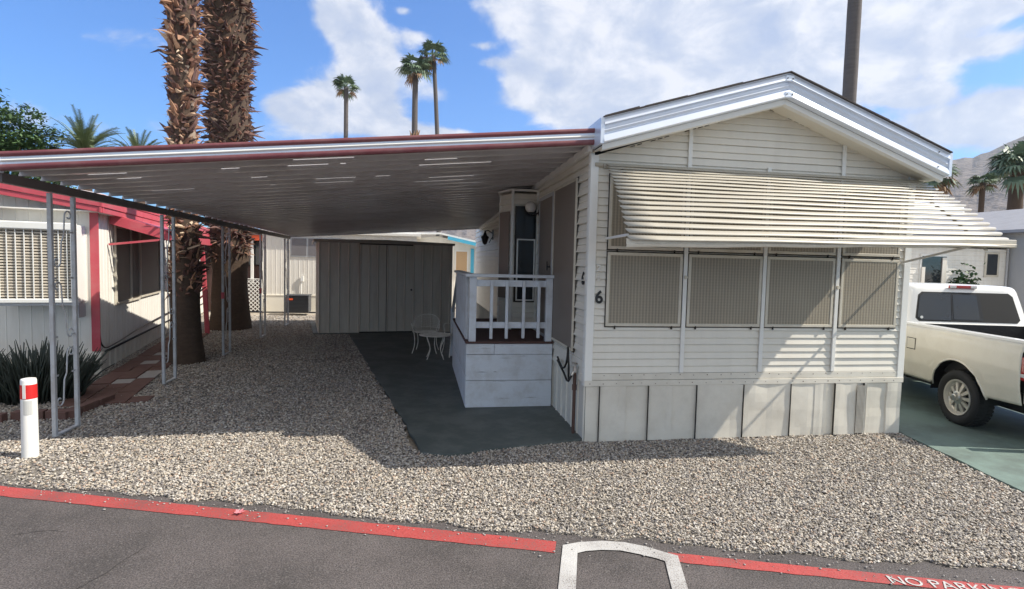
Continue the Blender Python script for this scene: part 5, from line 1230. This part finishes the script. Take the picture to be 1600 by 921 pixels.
def fan_palm(name, loc, h, r0, r1, crownL, nleaf, seed, label, group=None, skirt=0.0, trunk='greytrunk', lean=(0, 0), collar=False, droopy=.5, dead=0, cat='palm tree'):
    rnd = random.Random(seed); root = empty(name, loc, 0, label, cat, group)
    top = Vector((lean[0], lean[1], h)); pts = []
    for i in range(15):
        t = i / 14; pts.append(Vector((lean[0] * t * t, lean[1] * t * t, h * t)))
    rs = [(r0 + (r1 - r0) * (i / 14) ** .6) * (1.35 if i == 0 else 1) * rnd.uniform(.97, 1.03) for i in range(15)]
    MB().tube(pts, rs, 14).build('trunk', M[trunk], root, smooth=True)
    cb = MB()
    for i in range(nleaf):
        a = rnd.uniform(0, 2 * math.pi); el_ = R(rnd.triangular(-40, 85, 25)); d = (math.cos(a) * math.cos(el_), math.sin(a) * math.cos(el_), math.sin(el_))
        fan_leaf(cb, top + Vector((0, 0, rnd.uniform(-.3, .2) * crownL * .3)), d, crownL * rnd.uniform(.85, 1.1), rnd, droopy * (1.2 - el_ * .4))
    cb.build('crown', M['palmleaf'], root)
    if skirt or dead:
        sk_ = MB()
        for i in range(max(dead, int(26 * skirt))):
            a = rnd.uniform(0, 2 * math.pi); el_ = R(rnd.uniform(-85, -50)) if skirt else R(rnd.uniform(-50, 0))
            d = (math.cos(a) * math.cos(el_), math.sin(a) * math.cos(el_), math.sin(el_)); fan_leaf(sk_, top - Vector((0, 0, rnd.uniform(0, .5) * max(skirt, .2) * crownL)), d, crownL * (.6 if skirt else .9), rnd, .6)
        sk_.build('dead_fronds', M['deadleaf'], root)
    if collar:
        cl_ = MB()
        for i in range(40):
            a = rnd.uniform(0, 2 * math.pi); z = rnd.uniform(*collar); r = r0 * 1.0; b0 = Vector((math.cos(a) * r, math.sin(a) * r, z)); cl_.tube([b0, b0 + Vector((math.cos(a) * .18, math.sin(a) * .18, .5))], [.09, .02], 4)
        cl_.build('old_stubs', M['deadleaf'], root)
    return root
def crown_top(root, top, L_, n, seed, m_='palmleaf'):
    rnd = random.Random(seed); cb = MB()
    for i in range(n):
        a = rnd.uniform(0, 2 * math.pi); el_ = R(rnd.triangular(-40, 80, 20)); d = (math.cos(a) * math.cos(el_), math.sin(a) * math.cos(el_), math.sin(el_)); fan_leaf(cb, top, d, L_, rnd, .6)
    cb.build('crown', M[m_], root)
p1 = empty('palm_tree', (-5.84, 4.95, 0), 0, 'slimmer palm trunk with shaggy tan frond stubs, left of the pair by the carport', 'palm tree', 'shaggy palms by the carport')
booted(p1, lambda z: .205 + .10 * math.exp(-z * 2.2) + .02 * math.sin(z * 1.3), -.05, 10.5, 1.2, 17, 2, .07, .21, (-20, 80), .045, big=.16, tmean=.47)
crown_top(p1, (0, 0, 10.6), 1.9, 30, 3)
p2 = empty('palm_tree', (-6.62, 9.75, 0), 0, 'thicker dark palm trunk packed with pointed frond stubs, right of the pair by the carport', 'palm tree', 'shaggy palms by the carport')
booted(p2, lambda z: .40 + .12 * math.exp(-z * 1.6) + .05 * (z > 1.7) + .07 * max(0, min(1, (z - 6.2))), -.05, 13.5, 1.85, 29, 5, .10, .26, (-30, 30), .045, big=.03, tmean=.30)
crown_top(p2, (0, 0, 13.6), 2.2, 30, 4)
fan_palm('palm_tree', (-8.3, 45, 0), 16.6, .24, .18, 1.25, 26, 11, 'smallest far palm, leftmost of three slender palms against the cloud', 'distant slender palms', dead=3)
fan_palm('palm_tree', (-2.45, 45, 0), 18.6, .31, .25, 1.65, 34, 12, 'middle of three slender far palms, with a collar of stubs low on its trunk', 'distant slender palms', collar=(11.2, 12.9), dead=3)
fan_palm('palm_tree', (-.15, 45, 0), 19.9, .23, .18, 1.5, 26, 13, 'tallest far palm with a bent dark trunk, right of the three', 'distant slender palms', lean=(-.75, 0), dead=5)
fan_palm('palm_tree', (17.9, 18, 0), 17.5, .31, .29, 2.0, 30, 14, 'bare grey palm trunk rising out of frame behind the gable', 'tall palms')
fan_palm('palm_tree', (48.6, 35, 0), 11.2, .60, .52, 2.4, 60, 15, 'stout palm with a thick dead collar before the hill at the right edge', 'palms before the hill', skirt=.55, trunk='trunk', droopy=.6)
fan_palm('palm_tree', (45.2, 35, 0), 9.6, .25, .2, 1.3, 26, 16, 'small thin palm beside the stout palm before the hill', 'palms before the hill', trunk='trunk', dead=4)
fan_palm('palm_tree', (40.6, 35.5, 0), 10.0, .3, .28, 2.3, 22, 17, 'palm with yellowing fronds peeping from under the right end of the gable', 'palms before the hill', dead=16)
def date_palm(loc, h, L_, n, seed, label):
    rnd = random.Random(seed); root = empty('date_palm', loc, 0, label, 'palm tree', 'feathery date palms')
    MB().tube([(0, 0, 0), (0, 0, h * .5), (0, 0, h)], [.38, .28, .26], 12).build('trunk', M['trunk'], root, smooth=True)
    cb = MB()
    for i in range(n):
        a = rnd.uniform(0, 2 * math.pi); el_ = R(rnd.triangular(-10, 88, 50)); d = Vector((math.cos(a) * math.cos(el_), math.sin(a) * math.cos(el_), math.sin(el_))); l = L_ * rnd.uniform(.8, 1.1)
        pts = []; p = Vector((0, 0, h)); dd = d.copy()
        for k in range(11): pts.append(p.copy()); p = p + dd * l / 10; dd = (dd - Vector((0, 0, .055 + .02 * k * .5))).normalized()
        cb.tube(pts, [.025 - .002 * k for k in range(11)], 4)
        for k in range(3, 11):
            for q in range(4):
                f = q / 4; c = pts[k - 1].lerp(pts[k], f); dr = (pts[k] - pts[k - 1]).normalized(); sd = dr.cross(Vector((0, 0, 1))).normalized(); ll = .34 * (1 - .6 * (k / 10) ** 2) * L_ / 2
                for sg in (-1, 1):
                    tp = c + (sd * sg * .75 + dr * .65 + Vector((0, 0, .15 + rnd.uniform(-.15, .15)))).normalized() * ll; cb.add([c - dr * .022, tp, c + dr * .022], [(0, 1, 2)])
    cb.build('crown', M['dateleaf'], root); return root
date_palm((-18.05, 25, 0), 6.75, 2.1, 64, 21, 'larger feathery date palm between the dark tree and the shaggy trunks')
date_palm((-16.55, 27, 0), 6.75, 1.8, 52, 22, 'smaller feathery date palm low above the carport edge')
# leafy tree, upper left
rt_ = empty('leafy_tree', (-22.4, 25, 0), 0, 'dense dark green leafy tree at the upper left corner', 'tree')
rnd = random.Random(31)
tm = MB(); tm.tube([(0, 0, 0), (.1, 0, 2), (0, .1, 4)], [.45, .35, .25], 12)
lobes = [(0, 0, 6.0, 3.0), (1.6, -.4, 7.2, 1.9), (-1.5, 0, 7.6, 2.2), (2.7, -.8, 5.7, 1.6), (0.6, -1.2, 8.2, 1.5), (-3, .5, 6.2, 2.3), (1.0, -1.8, 5.6, 2.0), (3.3, -.2, 6.1, .9), (2.2, -1, 6.7, 1.2), (-.8, -1.5, 8.3, 1.3)]
for lx, ly, lz, lr in lobes: tm.tube([(0, .1, 3.6), (lx * .5, ly * .5, (lz + 3.6) / 2), (lx, ly, lz)], [.16, .09, .03], 6)
tm.build('trunk', M['trunk'], rt_, smooth=True)
lm = MB(); clumps = []
for lx, ly, lz, lr in lobes:
    for i in range(int(46 * lr)):
        v = Vector((rnd.gauss(0, 1), rnd.gauss(0, 1), rnd.gauss(0, 1))).normalized() * lr * rnd.uniform(.55, 1.05); v.z *= .75; clumps.append((Vector((lx, ly, lz)) + v, rnd.uniform(.22, .45)))
for c, r in clumps:
    for i in range(34):
        v = Vector((rnd.gauss(0, 1), rnd.gauss(0, 1), rnd.gauss(0, .6))) * r * .55; p = c + v; s = rnd.uniform(.05, .10)
        a = Vector((rnd.uniform(-1, 1), rnd.uniform(-1, 1), rnd.uniform(-.5, .5))).normalized(); b_ = a.cross(Vector((rnd.uniform(-.4, .4), rnd.uniform(-.4, .4), 1))).normalized()
        lm.add([p - a * s * 1.6, p - b_ * s * .7, p + a * s * 1.6, p + b_ * s * .7], [(0, 1, 2, 3)])
lm.build('crown', M['leaf'], rt_)
# rushes on the left, two clumps
def rushes(loc, rx, ry, n, seed, label, h=.8):
    rnd = random.Random(seed); mb = MB()
    for i in range(n):
        a = rnd.uniform(0, 6.283); q = math.sqrt(rnd.random()); x, y = rx * q * math.cos(a), ry * q * math.sin(a); hh = h * rnd.uniform(.55, 1.08) * (1 - .25 * q)
        lx = (x / rx) * .28 + rnd.uniform(-.13, .13); ly = (y / ry) * .15 + rnd.uniform(-.1, .1)
        pts = [(x, y, 0), (x + lx * .25, y + ly * .25, hh * .4), (x + lx * .6, y + ly * .6, hh * .75), (x + lx, y + ly, hh)]
        mb.tube(pts, [.011, .012, .010, .003], 5)
    o = mb.build('rush_plant', M['rush'], None, smooth=True); o.location = loc; return tag(o, label, 'plant', 'rushes in the left bed')
rushes((-7.75, 1.95, 0), .75, .42, 620, 41, 'wide clump of dark upright rush stems at the left edge, under the window cooler', .82)
rushes((-6.62, 2.35, 0), .52, .40, 420, 42, 'narrower clump of dark rush stems next to the first scrolled carport post', .78)
o = MB(); rnd = random.Random(50)
for i in range(900):
    p = Vector((rnd.gauss(0, .22), rnd.gauss(0, .2), 1.05 + rnd.gauss(0, .42))); s = rnd.uniform(.04, .08); a = Vector((rnd.uniform(-1, 1), rnd.uniform(-1, 1), rnd.uniform(-1, 1))).normalized(); b_ = a.cross(Vector((.3, .2, 1))).normalized()
    o.add([p - a * s * 1.6, p - b_ * s, p + a * s * 1.6, p + b_ * s], [(0, 1, 2, 3)])
sr = empty('shrub', (19.7, 13.4, 0), 0, 'dark green climbing shrub against the white wall behind the truck', 'shrub'); o.build('foliage', M['shrub'], sr)
MB().tube([(0, 0, 0), (0, 0, .8)], .03, 6).build('stem', M['trunk'], sr)
# wooden rail fence line far right
fn = empty('rail_fence', (44, 31, 0), 0, 'thin dark rail fence along the foot of the hill', 'fence')
g = MB()
for i in range(9): g.box(i * 2 - 8, 0, 0, i * 2 - 7.9, .1, 7.6)
for z in (7.0, 7.5): g.box(-8, 0, z, 8, .05, z + .06)
bpy.data.objects.remove(fn)

# ================================================================ HAZE
hz_ = MB().box(-1600, -1400, -1.5, 2400, 3200, 520).build('haze', bpy.data.materials.new('haze_air'))
hz_['kind'] = 'stuff'
m_ = hz_.data.materials[0]; m_.use_nodes = True
nt = m_.node_tree; nt.nodes.clear()
o_ = nt.nodes.new('ShaderNodeOutputMaterial'); pv_ = nt.nodes.new('ShaderNodeVolumePrincipled')
pv_.inputs['Color'].default_value = (0.78, 0.88, 1.0, 1); pv_.inputs['Density'].default_value = 0.00016; pv_.inputs['Anisotropy'].default_value = 0.3
nt.links.new(pv_.outputs[0], o_.inputs['Volume'])
